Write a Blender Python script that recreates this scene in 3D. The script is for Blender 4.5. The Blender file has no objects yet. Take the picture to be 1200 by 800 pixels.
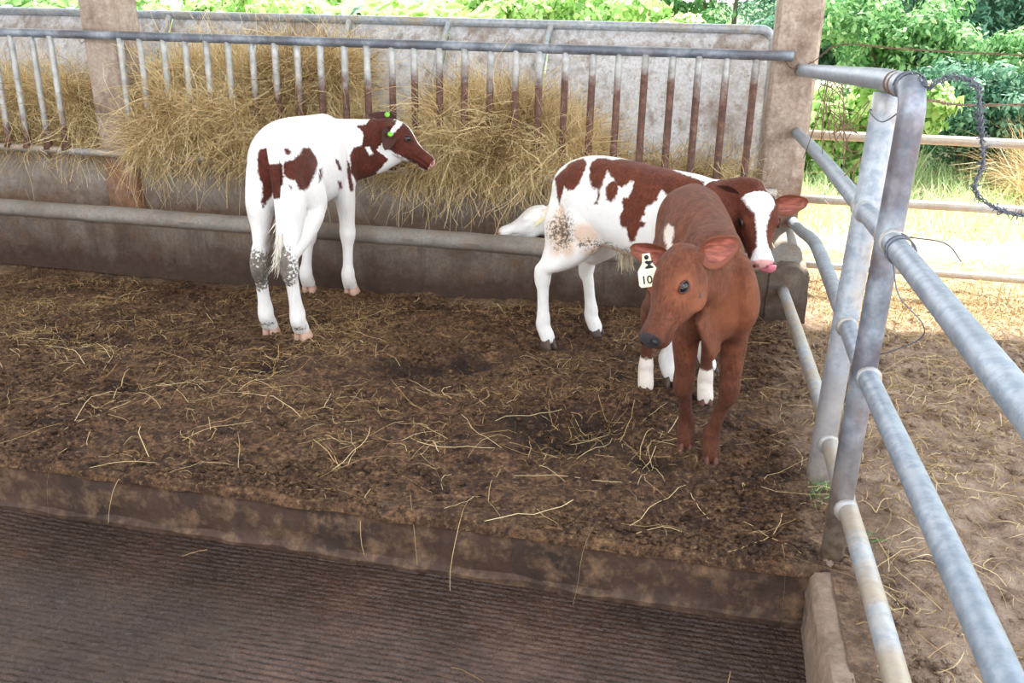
import bpy, bmesh, math, random
import numpy as np
from mathutils import Vector, Matrix
R = math.radians
rng = np.random.default_rng(7)
random.seed(7)
scene = bpy.context.scene
col = scene.collection

# ------------------------------------------------------------------ camera, sky, sun, exposure
def make_camera():
    cd = bpy.data.cameras.new('camera'); co = bpy.data.objects.new('camera', cd); col.objects.link(co)
    cd.sensor_width = 36.0; cd.lens = 31.5; cd.clip_end = 400
    p, y, r = R(20.1), R(12.1), R(1.3)
    f = Vector((-math.sin(y)*math.cos(p), math.cos(y)*math.cos(p), -math.sin(p)))
    rt = Vector((math.cos(y), math.sin(y), 0)); up = rt.cross(f)
    X = rt*math.cos(r) + up*math.sin(r); Y = -rt*math.sin(r) + up*math.cos(r)
    m = Matrix((X, Y, -f)).transposed().to_4x4(); m.translation = (0, 0, 1.42)
    co.matrix_world = m
    scene.camera = co
make_camera()
w = bpy.data.worlds.new('sky'); scene.world = w; w.use_nodes = True
nt = w.node_tree; nt.nodes.clear()
wo = nt.nodes.new('ShaderNodeOutputWorld'); wb = nt.nodes.new('ShaderNodeBackground')
tc = nt.nodes.new('ShaderNodeTexCoord'); sx = nt.nodes.new('ShaderNodeSeparateXYZ'); cr = nt.nodes.new('ShaderNodeValToRGB')
cr.color_ramp.elements[0].position = 0.0; cr.color_ramp.elements[0].color = (0.96, 0.975, 1.0, 1)
cr.color_ramp.elements[1].position = 0.9; cr.color_ramp.elements[1].color = (0.74, 0.85, 1.0, 1)
nt.links.new(tc.outputs['Generated'], sx.inputs[0]); nt.links.new(sx.outputs['Z'], cr.inputs[0])
nt.links.new(cr.outputs[0], wb.inputs[0]); wb.inputs[1].default_value = 1.45
nt.links.new(wb.outputs[0], wo.inputs[0])
sl = bpy.data.lights.new('sun', 'SUN'); so = bpy.data.objects.new('sun', sl); col.objects.link(so)
sl.energy = 6.5; sl.angle = R(1.5); sl.color = (1.0, 0.95, 0.86)
SUN_EL, SUN_AZ = 62, 66      # degrees above the horizon, degrees from +X towards +Y
sd = Vector((math.cos(R(SUN_EL))*math.cos(R(SUN_AZ)), math.cos(R(SUN_EL))*math.sin(R(SUN_AZ)), math.sin(R(SUN_EL))))
so.rotation_euler = sd.to_track_quat('Z', 'Y').to_euler()
vs = scene.view_settings
scene.display_settings.display_device = 'sRGB'
vs.view_transform = 'Standard'; vs.look = 'None'; vs.exposure = 1.42; vs.gamma = 1.0; vs.use_curve_mapping = False

# ------------------------------------------------------------------ helpers
def lin(r, g=None, b=None):
    if g is None: r, g, b = r
    f = lambda c: (c/255/12.92) if c/255 <= 0.04045 else ((c/255+0.055)/1.055)**2.4
    return (f(r), f(g), f(b), 1.0)

class NT:
    """a thin wrapper for writing node trees"""
    def __init__(s, name):
        s.m = bpy.data.materials.new(name); s.m.use_nodes = True; s.t = s.m.node_tree; s.t.nodes.clear()
        s.out = s.t.nodes.new('ShaderNodeOutputMaterial'); s.b = s.t.nodes.new('ShaderNodeBsdfPrincipled')
        s.t.links.new(s.b.outputs[0], s.out.inputs[0]); s._obj = None
    def n(s, kind): return s.t.nodes.new('ShaderNode'+kind)
    def set(s, sock, v):
        if isinstance(v, bpy.types.NodeSocket): s.t.links.new(v, sock)
        elif isinstance(v, (tuple, list)) and sock.type == 'RGBA' and len(v) == 3: sock.default_value = (*v, 1)
        else: sock.default_value = v
    def obj(s):
        if s._obj is None: s._obj = s.n('TexCoord').outputs['Object']
        return s._obj
    def shifted(s, amt=37.0):
        oi = s.n('ObjectInfo'); v = s.n('VectorMath'); v.operation = 'MULTIPLY_ADD'
        s.set(v.inputs[0], oi.outputs['Random']); v.inputs[1].default_value = (amt, amt*0.7, amt*1.3); s.set(v.inputs[2], s.obj())
        return v.outputs[0]
    def noise(s, scale=5, detail=4, rough=0.55, co=None, dist=0.0, stretch=None):
        n = s.n('TexNoise'); n.inputs['Scale'].default_value = scale; n.inputs['Detail'].default_value = detail
        n.inputs['Roughness'].default_value = rough; n.inputs['Distortion'].default_value = dist
        co = co or s.obj()
        if stretch:
            mp = s.n('Mapping'); mp.inputs['Scale'].default_value = stretch; s.set(mp.inputs[0], co); co = mp.outputs[0]
        s.set(n.inputs['Vector'], co); return n.outputs['Fac']
    def vor(s, scale=5, co=None, feature='F1'):
        n = s.n('TexVoronoi'); n.feature = feature; n.inputs['Scale'].default_value = scale; s.set(n.inputs['Vector'], co or s.obj()); return n.outputs['Distance']
    def ramp(s, fac, *stops):
        r = s.n('ValToRGB'); e = r.color_ramp.elements
        while len(e) < len(stops): e.new(0.5)
        for i, (p, c) in enumerate(stops):
            e[i].position = p; e[i].color = (c, c, c, 1) if isinstance(c, (int, float)) else ((*c, 1) if len(c) == 3 else c)
        s.set(r.inputs[0], fac); return r.outputs[0]
    def mix(s, fac, a, b, mode='MIX'):
        m = s.n('Mix'); m.data_type = 'RGBA'; m.blend_type = mode
        s.set(m.inputs[0], fac); s.set(m.inputs[6], a); s.set(m.inputs[7], b); return m.outputs[2]
    def math(s, op, a, b=0.0, c=0.0, clamp=False):
        m = s.n('Math'); m.operation = op; m.use_clamp = clamp; s.set(m.inputs[0], a); s.set(m.inputs[1], b); s.set(m.inputs[2], c); return m.outputs[0]
    def attr(s, name):
        a = s.n('Attribute'); a.attribute_name = name; return a.outputs['Fac']
    def xyz(s, co=None):
        x = s.n('SeparateXYZ'); s.set(x.inputs[0], co or s.obj()); return x.outputs
    def bump(s, h, strength=0.5, dist=0.01, prev=None):
        b = s.n('Bump'); b.inputs['Strength'].default_value = strength; b.inputs['Distance'].default_value = dist
        s.set(b.inputs['Height'], h)
        if prev is not None: s.set(b.inputs['Normal'], prev)
        return b.outputs[0]
    def done(s, color, rough=0.7, normal=None, spec=None, metal=None, **kw):
        s.set(s.b.inputs['Base Color'], color); s.set(s.b.inputs['Roughness'], rough)
        if normal is not None: s.set(s.b.inputs['Normal'], normal)
        if spec is not None: s.set(s.b.inputs['Specular IOR Level'], spec)
        if metal is not None: s.set(s.b.inputs['Metallic'], metal)
        for k, v in kw.items(): s.set(s.b.inputs[k.replace('_', ' ')], v)
        return s.m

def mesh_obj(name, V, F, mat=None, parent=None, smooth=True, attrs=None, loc=None, mids=None, cols=None):
    me = bpy.data.meshes.new(name)
    V = np.asarray(V, dtype=np.float32)
    if isinstance(F, np.ndarray):
        k = F.shape[1]; nf = len(F)
        me.vertices.add(len(V)); me.vertices.foreach_set('co', V.ravel())
        me.loops.add(nf*k); me.loops.foreach_set('vertex_index', F.astype(np.int32).ravel())
        me.polygons.add(nf); me.polygons.foreach_set('loop_start', np.arange(0, nf*k, k, dtype=np.int32))
        me.polygons.foreach_set('loop_total', np.full(nf, k, dtype=np.int32))
        me.update(calc_edges=True)
    else:
        me.from_pydata([tuple(map(float, v)) for v in V], [], [tuple(f) for f in F])
    for m in (mat if isinstance(mat, (list, tuple)) else [mat]):
        if m is not None: me.materials.append(m)
    if mids is not None: me.polygons.foreach_set('material_index', np.asarray(mids, dtype=np.int32))
    me.polygons.foreach_set('use_smooth', np.full(len(me.polygons), bool(smooth)))
    for k, v in (attrs or {}).items():
        a = me.attributes.new(k, 'FLOAT', 'POINT'); a.data.foreach_set('value', np.asarray(v, dtype=np.float32))
    me.validate(); me.update()
    o = bpy.data.objects.new(name, me); col.objects.link(o)
    if parent is not None: o.parent = parent
    if loc is not None: o.location = loc
    return o

def tag(o, label, cat, group=None, kind=None):
    o['label'] = label; o['category'] = cat
    if group: o['group'] = group
    if kind: o['kind'] = kind
    return o

def thing(name, label, cat, loc=(0, 0, 0), group=None, kind=None):
    o = bpy.data.objects.new(name, None); col.objects.link(o); o.location = loc; o.empty_display_size = 0.1
    return tag(o, label, cat, group, kind)

class MB:
    """collects lofts and boxes into one mesh"""
    def __init__(s): s.V = []; s.F = []; s.n = 0
    def add(s, V, F):
        s.V.extend([tuple(v) for v in V]); s.F.extend([tuple(i+s.n for i in f) for f in F]); s.n += len(V)
    def loft(s, rings, cap=True):
        k = len(rings[0]); V = [p for r in rings for p in r]; F = []
        for i in range(len(rings)-1):
            for j in range(k): F.append((i*k+j, i*k+(j+1) % k, (i+1)*k+(j+1) % k, (i+1)*k+j))
        if cap:
            for e, rv in ((0, True), (len(rings)-1, False)):
                c = np.mean(np.array(rings[e]), axis=0); V.append(tuple(c)); ci = len(V)-1
                for j in range(k):
                    a, b = e*k+j, e*k+(j+1) % k
                    F.append((ci, b, a) if rv else (ci, a, b))
        s.add(V, F)
    def tube(s, pts, rad, seg=12, cap=True):
        P = np.array(pts, float); rad = np.full(len(P), rad) if np.isscalar(rad) else np.array(rad)
        T = np.gradient(P, axis=0); T /= np.linalg.norm(T, axis=1)[:, None]+1e-12
        a = np.array([0, 0, 1.]) if abs(T[0][2]) < 0.9 else np.array([1., 0, 0])
        u = np.cross(T[0], a); u /= np.linalg.norm(u); rings = []
        th = np.linspace(0, 2*np.pi, seg, endpoint=False)
        for p, t, r in zip(P, T, rad):
            u = u - t*np.dot(u, t); u /= np.linalg.norm(u); v = np.cross(t, u)
            rings.append([p + r*(math.cos(q)*u + math.sin(q)*v) for q in th])
        s.loft(rings, cap)
    def box(s, c, size, bev=0.0, rot=0.0):
        bm = bmesh.new(); bmesh.ops.create_cube(bm, size=1.0)
        bmesh.ops.scale(bm, vec=size, verts=bm.verts)
        if bev: bmesh.ops.bevel(bm, geom=bm.edges[:], offset=bev, segments=2, affect='EDGES')
        bmesh.ops.rotate(bm, cent=(0, 0, 0), matrix=Matrix.Rotation(rot, 3, 'Z'), verts=bm.verts)
        bmesh.ops.translate(bm, vec=c, verts=bm.verts); bm.verts.ensure_lookup_table()
        s.add([v.co[:] for v in bm.verts], [[v.index for v in f.verts] for f in bm.faces]); bm.free()
    def build(s, name, mat, parent=None, smooth=True, **k): return mesh_obj(name, s.V, s.F, mat, parent, smooth, **k)

def autosmooth(o, deg=40):
    me = o.data; me.set_sharp_from_angle(angle=R(deg)); return o

def spline(P, n):
    """Catmull-Rom through control rows P, n samples in all"""
    P = np.array(P, float); Q = np.vstack([2*P[0]-P[1], P, 2*P[-1]-P[-2]]); out = []
    for t in np.linspace(0, len(P)-1-1e-9, n):
        i = int(t); f = t-i; a, b, c, d = Q[i], Q[i+1], Q[i+2], Q[i+3]
        out.append(0.5*((2*b)+(-a+c)*f+(2*a-5*b+4*c-d)*f*f+(-a+3*b-3*c+d)*f**3))
    return np.array(out)

# value noise for geometry
_perm = np.random.default_rng(3).random((256, 256))
def vnoise(x, y):
    xi = np.floor(x).astype(int); yi = np.floor(y).astype(int); fx = x-xi; fy = y-yi
    fx = fx*fx*(3-2*fx); fy = fy*fy*(3-2*fy); g = lambda a, b: _perm[a % 256, b % 256]
    return (g(xi, yi)*(1-fx)+g(xi+1, yi)*fx)*(1-fy)+(g(xi, yi+1)*(1-fx)+g(xi+1, yi+1)*fx)*fy
def fbm(x, y, sc, oc=4, gain=0.5):
    v = 0; a = 1; t = 0
    for i in range(oc):
        v = v+a*(vnoise(x*sc+17.3*i, y*sc+9.1*i)-0.5); t += a; a *= gain; sc *= 2.03
    return v/t
def sstep(a, b, x):
    t = np.clip((x-a)/(b-a), 0, 1); return t*t*(3-2*t)

DENTS = [(-0.42, 2.93, 0.16, 0.05), (-0.33, 3.10, 0.10, 0.04), (-1.15, 3.42, 0.13, 0.05), (-0.95, 3.50, 0.08, 0.035), (0.29, 2.80, 0.08, 0.03),
         (0.20, 2.66, 0.05, 0.03), (-2.75, 3.35, 0.12, 0.04), (-1.75, 3.2, 0.1, 0.03), (-0.1, 2.8, 0.07, 0.03), (-2.2, 2.9, 0.1, 0.03)]
def ground_h(x, y):
    x = np.asarray(x, float); y = np.asarray(y, float)
    pen = sstep(2.2, 2.6, y)*(1-sstep(4.5, 5.2, y))
    h = 0.055*fbm(x, y, 1.6, 3) + 0.05*fbm(x+5, y+3, 7, 3) + (0.5+0.5*sstep(-0.15, 0.2, fbm(x+9, y, 2.2, 2)))*0.036*fbm(x, y, 26, 3, 0.6)
    for cx, cy, r, d in DENTS: h = h-1.35*d*np.exp(-((x-cx)**2+(y-cy)**2)/(r*r))
    h = h - 0.05*np.clip((-x-0.6)/1.4, 0, 2.4)*np.clip((y-3.2)/1.2, 0, 1)
    h = h*np.where(y > 7, 1.6, 1.0)
    h = h+np.where(y < 6, 0.020*(np.abs(fbm(x+2, y+7, 34, 3, .6))-.12)*sstep(-.25, .15, fbm(x+1, y+4, 1.7, 3)), 0)
    return h*(0.35+0.65*sstep(2.22, 2.42, np.where((x > 0.6), 9, y)))+np.where(x < .5, .012*(1-sstep(2.22, 2.36, y)), 0)

# ------------------------------------------------------------------ materials
def m_galv(name='galvanised', tan=0.35, rust=0.0, dark=0.0, soil=0.0):
    s = NT(name); co = s.shifted()
    a = s.noise(9, 5, 0.6, co); b = s.noise(38, 4, 0.6, co)
    c = s.ramp(a, (0.25, lin(150, 160, 170)), (0.5, lin(178, 188, 198)), (0.75, lin(202, 208, 212)))
    c = s.mix(s.ramp(b, (0.45, 0.0), (0.62, 0.55)), c, lin(122, 140, 158))
    t = s.noise(4.5, 6, 0.65, co)
    c = s.mix(s.ramp(t, (0.62-tan*0.35, 0.0), (0.80-tan*0.3, 0.75)), c, lin(168, 148, 120))
    if dark: c = s.mix(s.ramp(s.noise(6, 5, .6, co), (0.34, 0.0), (0.56, dark)), c, lin(72, 78, 88))
    if dark: c = s.mix(.3, c, lin(88, 98, 114))
    if rust: c = s.mix(s.ramp(s.noise(5, 6, .7, co), (0.5, 0.0), (0.62, rust)), c, lin(110, 60, 38))
    if soil:                 # mud carried up the foot of a post
        z = s.math('MULTIPLY_ADD', s.noise(5, 5, .65), soil*1.2, s.math('SUBTRACT', s.xyz()[2], soil*.6)); mr = s.n('MapRange'); s.set(mr.inputs[0], z); mr.inputs[1].default_value = 0.; mr.inputs[2].default_value = soil; mr.inputs[3].default_value = .85; mr.inputs[4].default_value = 0.
        c = s.mix(mr.outputs[0], c, s.ramp(b, (.4, lin(118, 96, 78)), (.6, lin(160, 142, 122))))
    n = s.bump(s.noise(60, 4, .6, co), 0.25, 0.004)
    return s.done(c, s.ramp(a, (0.3, 0.36), (0.7, 0.5)), n, metal=0.25)
def m_rustbar():
    s = NT('rusting_bar'); co = s.shifted(); z = s.xyz()[2]
    oi = s.n('ObjectInfo'); 
    edge = s.math('MULTIPLY_ADD', s.noise(14, 5, .65, co), 0.30, s.math('MULTIPLY_ADD', oi.outputs['Color'], -0.0, -0.15))
    h = s.math('ADD', z, edge)
    # the galvanising survives in the upper part, lower down the bars are rusted; how far up is set per bar
    a = s.n('Attribute'); a.attribute_type = 'OBJECT'; a.attribute_name = 'rust_top'
    f = s.math('SUBTRACT', a.outputs['Fac'], h)
    f = s.ramp(s.math('MULTIPLY_ADD', f, 6.0, 0.5), (0.15, 0.0), (0.85, 1.0))
    g = s.ramp(s.noise(16, 5, .6, co), (0.3, lin(150, 152, 150)), (0.7, lin(200, 203, 202)))
    r = s.ramp(s.noise(30, 6, .7, co), (0.28, lin(66, 48, 43)), (0.5, lin(102, 74, 64)), (0.74, lin(146, 112, 96)))
    return s.done(s.mix(f, g, r), s.mix(f, (0.42,)*3, (0.75,)*3), s.bump(s.noise(70, 4, .6, co), .4, .004), metal=s.math('MULTIPLY_ADD', f, -0.3, 0.3))
def m_concrete(name, base, dark, warm, k=1.0, streak=0.0, low=None, band=None):
    s = NT(name)
    a = s.noise(2.2*k, 7, .62); b = s.noise(9*k, 6, .65); c = s.noise(60, 4, .6)
    col_ = s.ramp(a, (0.3, dark), (0.52, base), (0.72, base))
    col_ = s.mix(s.ramp(b, (0.48, 0.0), (0.7, 0.75)), col_, warm)
    col_ = s.mix(s.ramp(c, (0.35, 0.35), (0.6, 0.0)), col_, dark)
    if streak:
        st = s.noise(5, 5, .65, stretch=(3.0, 3.0, 0.25)); col_ = s.mix(s.ramp(st, (0.5, 0.0), (0.68, streak)), col_, dark)
    if low is not None:     # mud splashed up from the ground
        h0, h1, lc = low; z = s.xyz()[2]
        m = s.math('ADD', z, s.math('MULTIPLY_ADD', s.noise(7, 6, .7), (h1-h0)*2.2, -(h1-h0)*1.1))
        mr = s.n('MapRange'); s.set(mr.inputs[0], m); mr.inputs[1].default_value = h0; mr.inputs[2].default_value = h1; mr.inputs[3].default_value = 0.9; mr.inputs[4].default_value = 0.0
        col_ = s.mix(mr.outputs[0], col_, s.ramp(s.noise(22, 5, .65), (0.35, lc), (0.65, tuple(x*1.9 for x in lc[:3]))))
    if band:                # a line of dried splashes along a fold
        z0, z1, bc = band; z = s.xyz()[2]; q = s.noise(16, 5, .7, stretch=(1, 1, .45)); zz = s.math('MULTIPLY_ADD', q, .16, z)
        mr = s.n('MapRange'); s.set(mr.inputs[0], zz); mr.inputs[1].default_value = z0+.08; mr.inputs[2].default_value = z1+.08; mr.inputs[3].default_value = .85; mr.inputs[4].default_value = 0.
        col_ = s.mix(s.math('MULTIPLY', mr.outputs[0], s.math('GREATER_THAN', z, z0)), col_, bc)
        col_ = s.mix(s.ramp(s.noise(26, 4, .7, stretch=(1, 1, .6)), (.60, 0.), (.68, .6)), col_, bc)
    n = s.bump(b, .35, .02); n = s.bump(c, .35, .006, n)
    return s.done(col_, 0.82, n)

def m_ground():
    s = NT('muck'); x, y, z = s.xyz()
    a = s.noise(1.7, 5, .6); b = s.noise(11, 6, .68); c = s.noise(55, 5, .7)
    base = s.ramp(b, (0.30, lin(40, 25, 17)), (0.46, lin(78, 53, 37)), (0.60, lin(116, 84, 60)), (0.76, lin(146, 112, 82)))
    base = s.mix(s.ramp(a, (0.42, 0.0), (0.62, 0.45)), base, lin(128, 98, 68))
    base = s.mix(s.ramp(s.noise(1.1, 4, .6, stretch=(1, 1.6, 1)), (0.52, 0.0), (0.66, 0.6)), base, lin(70, 46, 32))
    base = s.mix(s.ramp(c, (0.40, 0.85), (0.5, 0.0)), base, lin(44, 29, 20)); base = s.mix(s.ramp(c, (0.55, 0.0), (0.66, 0.5)), base, lin(176, 146, 110))
    # paler dry ground outside the rails
    mr = s.n('MapRange'); s.set(mr.inputs[0], s.math('MULTIPLY_ADD', s.noise(3, 4, .6), 0.5, x)); mr.inputs[1].default_value = 0.55; mr.inputs[2].default_value = 0.95
    out = s.ramp(b, (0.3, lin(100, 78, 62)), (0.48, lin(152, 128, 108)), (0.7, lin(190, 168, 146)))
    base = s.mix(mr.outputs[0], base, out)
    mr2 = s.n('MapRange'); s.set(mr2.inputs[0], s.math('MULTIPLY_ADD', s.noise(2, 4, .6), 1.2, y)); mr2.inputs[1].default_value = 5.0; mr2.inputs[2].default_value = 6.2
    base = s.mix(mr2.outputs[0], base, s.ramp(b, (0.3, lin(165, 140, 105)), (0.7, lin(226, 205, 170))))
    base = s.mix(s.ramp(s.attr('wet'), (.25, 0.), (.7, .8)), base, lin(34, 22, 16))  # painted shade: base colour darkened inside the hollows
    n = s.bump(b, .9, .04); n = s.bump(c, 1.0, .02, n)
    return s.done(base, s.ramp(c, (.3, .72), (.7, .95)), n, spec=0.3)
def m_pit():
    s = NT('wet_grooved_concrete')
    a = s.noise(2.0, 5, .6); b = s.noise(25, 5, .65)
    c = s.ramp(a, (0.3, lin(42, 29, 23)), (0.5, lin(68, 48, 37)), (0.7, lin(96, 73, 60)))
    c = s.mix(s.ramp(b, (0.4, 0.5), (0.6, 0.0)), c, lin(40, 27, 22))
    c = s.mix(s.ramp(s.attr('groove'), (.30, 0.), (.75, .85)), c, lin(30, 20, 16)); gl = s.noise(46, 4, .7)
    n = s.bump(b, .7, .012); n = s.bump(gl, 1.0, .009, n)
    return s.done(c, s.ramp(gl, (0.45, 0.5), (0.60, 0.10)), n, spec=0.42)
def m_strand(name, stops, rough=0.75, trans=0.0):
    s = NT(name); c = s.ramp(s.attr('tint'), *stops); s.done(c, rough, spec=0.25)
    if trans:
        t = s.n('BsdfTranslucent'); s.set(t.inputs[0], c); m = s.n('MixShader'); m.inputs[0].default_value = trans
        s.t.links.new(s.b.outputs[0], m.inputs[1]); s.t.links.new(t.outputs[0], m.inputs[2]); s.t.links.new(m.outputs[0], s.out.inputs[0])
    return s.m
def m_plain(name, c, rough=.6, **k):
    s = NT(name); n = s.noise(30, 3, .6); return s.done(s.mix(s.ramp(n, (.4, 0.), (.7, .25)), c, tuple(x*.55 for x in c[:3])), rough, **k)

GALV = m_galv('galvanised_pipe', .35); GALV_TAN = m_galv('galvanised_pipe_soiled', .85); GALV_DARK = m_galv('galvanised_pipe_weathered', .1, 0.3, 0.85, .55); GALV_POST = m_galv('galvanised_post', .35, 0, 0, .6)
GALV_CLEAN = m_galv('galvanised_pipe_clean', .05, 0, 0.25); BAR = m_rustbar()
PILLAR = m_concrete('pillar_render', lin(180, 164, 150), lin(118, 98, 82), lin(206, 194, 182), 1.6, 0.35, (0.25, 0.75, lin(120, 84, 58)))
PILLAR_R = m_concrete('pillar_render_worn', lin(176, 160, 146), lin(98, 78, 64), lin(204, 190, 176), 2.2, 0.3, (0.45, 0.75, lin(88, 62, 46)))
TROUGH = m_concrete('trough_concrete', lin(116, 106, 95), lin(66, 52, 42), lin(112, 84, 62), 1.2, 0.5, (0.02, 0.2, lin(50, 34, 24)))
LIP = m_concrete('trough_lip', lin(142, 138, 132), lin(100, 92, 84), lin(140, 116, 92), 1.0, 0.0)
BACKWALL = m_concrete('low_wall_concrete', lin(164, 156, 147), lin(112, 100, 90), lin(150, 130, 110), 1.3, 0.3, (0.2, 0.36, lin(92, 70, 54)))
CURB = m_concrete('curb_concrete', lin(72, 52, 39), lin(32, 21, 15), lin(142, 112, 84), 1.4, 0.4)
KERB2 = m_concrete('side_kerb_concrete', lin(138, 118, 102), lin(84, 66, 54), lin(160, 140, 122), 2.5, 0.0)
SHEET = m_concrete('rack_sheet', lin(206, 210, 217), lin(134, 118, 102), lin(222, 226, 232), 1.2, 0.75, None, (1.215, 1.28, lin(112, 90, 72)))
GROUND = m_ground(); PIT = m_pit()
STRAW = m_strand('straw', ((0.0, lin(96, 70, 42)), (0.5, lin(168, 138, 92)), (1.0, lin(214, 192, 148))))
HAY = m_strand('hay', ((0.0, lin(104, 80, 48)), (0.45, lin(200, 172, 122)), (1.0, lin(242, 226, 182))), .7, .15)
WIRE = m_plain('barbed_wire_metal', lin(104, 108, 118), .5, metal=.4)
RUSTWIRE = m_plain('rusty_wire_metal', lin(112, 82, 64), .7)

# ------------------------------------------------------------------ ground, pit, curbs
def ground():
    xs = np.concatenate([np.arange(-14, -5, .35), np.arange(-5, -2.6, .03), np.arange(-2.6, 1.6, .0125), np.arange(1.6, 3, .03), np.arange(3, 16, .4)])
    ys = np.concatenate([np.arange(-1.5, 1.0, .15), np.arange(1.0, 2.21, .02), [2.217, 2.222, 2.235], np.arange(2.25, 4.6, .0125), np.arange(4.6, 7, .05), np.arange(7, 40, .4)])
    X, Y = np.meshgrid(xs, ys); Z = ground_h(X, Y)
    Z = np.where((Y > 4.52) & (X < 0.5), -0.02, Z)
    lap = (Y < 2.2235) & (Y > 2.21) & (X < .40); Z = np.where(lap, Z-np.where(Y < 2.22, .030, .008), Z)   # mud lapping over the curb edge
    Y = Y-np.where((Y > 2.21) & (Y < 2.26) & (X < .40), .016*np.maximum(fbm(X, X*.3, 6, 4)+.15, 0), 0)
    V = np.stack([X, Y, Z], -1).reshape(-1, 3); nx = len(xs); ny = len(ys)
    I = np.arange(nx*ny).reshape(ny, nx)
    F = np.stack([I[:-1, :-1], I[:-1, 1:], I[1:, 1:], I[1:, :-1]], -1).reshape(-1, 4)
    cx = V[F].mean(1); keep = ~((np.repeat(ys[:-1], nx-1) < 2.2165) & (cx[:, 0] < 0.425))
    wet = np.zeros(len(V)); nz = fbm(V[:, 0], V[:, 1], 9, 4)     # trodden hollows, their shade painted in as darker colour
    for cx_, cy_, r_, d_ in DENTS: wet = np.maximum(wet, (.55+9*d_)*np.exp(-(((V[:, 0]-cx_)/1.5)**2+(V[:, 1]-cy_)**2)/(r_*1.15)**2))
    wet = np.clip(wet+.9*nz*(wet > .12), 0, 1)
    o = mesh_obj('ground', V, F[keep], GROUND, attrs={'wet': wet})
    tag(o, 'trodden brown muck floor of the pen running out to dry dirt beyond the rails', 'ground', kind='structure')
ground()
def pit():
    xs = np.arange(-5.0, 0.40, .02); ys = np.arange(0.2, 2.24, .0045)
    X, Y = np.meshgrid(xs, ys)
    ph = Y + 0.035*fbm(X, Y, 1.2, 2) + 0.012*fbm(X, Y, 6, 2)
    k = 2*np.pi/0.0205
    amp = 0.5+1.1*np.clip(fbm(X+3, Y, 3.0, 3)+0.35, 0, 1)
    Z = -0.185 + 0.0062*amp*(np.abs(np.sin(ph*k*0.5))**0.7) + 0.007*fbm(X, Y, 45, 2)*(fbm(X+2, Y, 4, 3)+.5)
    I = np.arange(X.size).reshape(X.shape); F = np.stack([I[:-1, :-1], I[:-1, 1:], I[1:, 1:], I[1:, :-1]], -1).reshape(-1, 4)
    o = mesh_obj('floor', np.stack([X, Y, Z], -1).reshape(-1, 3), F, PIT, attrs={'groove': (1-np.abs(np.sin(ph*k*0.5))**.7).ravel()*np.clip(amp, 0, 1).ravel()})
    tag(o, 'wet dark brown concrete floor with fine grooves below the curb', 'floor', kind='structure')
pit()
def slab_profile(name, prof, x0, x1, mat, label, cat, step=.03, rough=0.006, seed=0, axis='x', kind='structure'):
    """an extruded run of concrete with slightly uneven faces; prof is a closed list of (across, z)"""
    P = []
    for i in range(len(prof)):
        a, b = np.array(prof[i]), np.array(prof[(i+1) % len(prof)]); n = max(1, int(np.linalg.norm(b-a)/.03))
        P += [a+(b-a)*t/n for t in range(n)]
    P = np.array(P); L = np.arange(x0, x1+1e-6, step); rings = []
    c = P.mean(0)
    for l in L:
        q = P.copy(); d = rough*(fbm(np.full(len(P), l+seed), P[:, 0]*3+P[:, 1]*5, 9, 3)*2)
        q = q+(q-c)/(np.linalg.norm(q-c, axis=1)[:, None]+1e-6)*d[:, None]
        rings.append([(l, a, z) if axis == 'x' else (a, l, z) for a, z in q])
    mb = MB(); mb.loft(rings)
    bm = bmesh.new(); o = mb.build(name, mat); bm.from_mesh(o.data); bmesh.ops.recalc_face_normals(bm, faces=bm.faces); bm.to_mesh(o.data); bm.free()
    autosmooth(o, 50); return tag(o, label, cat, kind=kind)
slab_profile('pit_curb', [(2.212, -0.22), (2.207, -0.165), (2.222, -0.155), (2.224, -0.03), (2.231, -0.006), (2.27, -0.004), (2.36, -0.03), (2.36, -0.22)], -5.0, 0.44, CURB,
             'dark stained concrete curb stepping down from the muck to the wet floor', 'curb', rough=.012, seed=3)
slab_profile('pit_side_kerb', [(0.368, -0.22), (0.372, -0.01), (0.385, 0.006), (0.43, 0.012), (0.452, 0.0), (0.46, -0.22)], 0.2, 2.31, KERB2,
             'pale worn concrete kerb along the right end of the wet floor', 'curb', rough=.012, seed=8, axis='y')

# ------------------------------------------------------------------ feed trough, low wall, pillars
def trough():
    t = thing('feed_trough', 'long low concrete feed trough with a rounded grey lip at the back of the pen', 'trough', (-2, 4.5, 0), kind='structure')
    def part(name, prof, x0, x1, mat, axis='x', seed=0, rough=.008):
        o = slab_profile(name, prof, x0, x1, mat, '', '', rough=rough, seed=seed, axis=axis)
        for k in ('label', 'category', 'kind'): del o[k]
        o.parent = t; o.matrix_parent_inverse = Matrix.Translation((2, -4.5, 0)); return o
    part('front_wall', [(4.50, -.08), (4.502, .245), (4.62, .245), (4.64, -.08)], -7.0, 0.535, TROUGH, seed=1)
    th = np.linspace(-0.5*np.pi, 1.5*np.pi, 14, endpoint=False)
    part('lip', [(4.552+0.078*math.cos(q), 0.262+0.048*math.sin(q)) for q in th], -7.0, 0.30, LIP, seed=2, rough=.005)
    part('end_wall', [(0.34, -.08), (0.345, .225), (0.40, .275), (0.47, .275), (0.535, .225), (0.54, -.08)], 4.49, 5.0, TROUGH, axis='y', seed=5)
    part('end_lip', [(0.425+0.075*math.cos(q), 0.30+0.07*math.sin(q)) for q in th], 4.60, 5.0, LIP, axis='y', seed=6, rough=.005)
    part('trough_floor', [(4.6, -.08), (4.6, .06), (5.08, .06), (5.08, -.08)], -7.0, 0.36, TROUGH, seed=7)
trough()
slab_profile('wall_back', [(5.02, -.08), (5.02, .535), (5.14, .54), (5.16, -.08)], -7.0, 0.46, BACKWALL,
             'low grey concrete wall under the feed barrier behind the trough', 'wall', rough=.006, seed=11)
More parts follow.
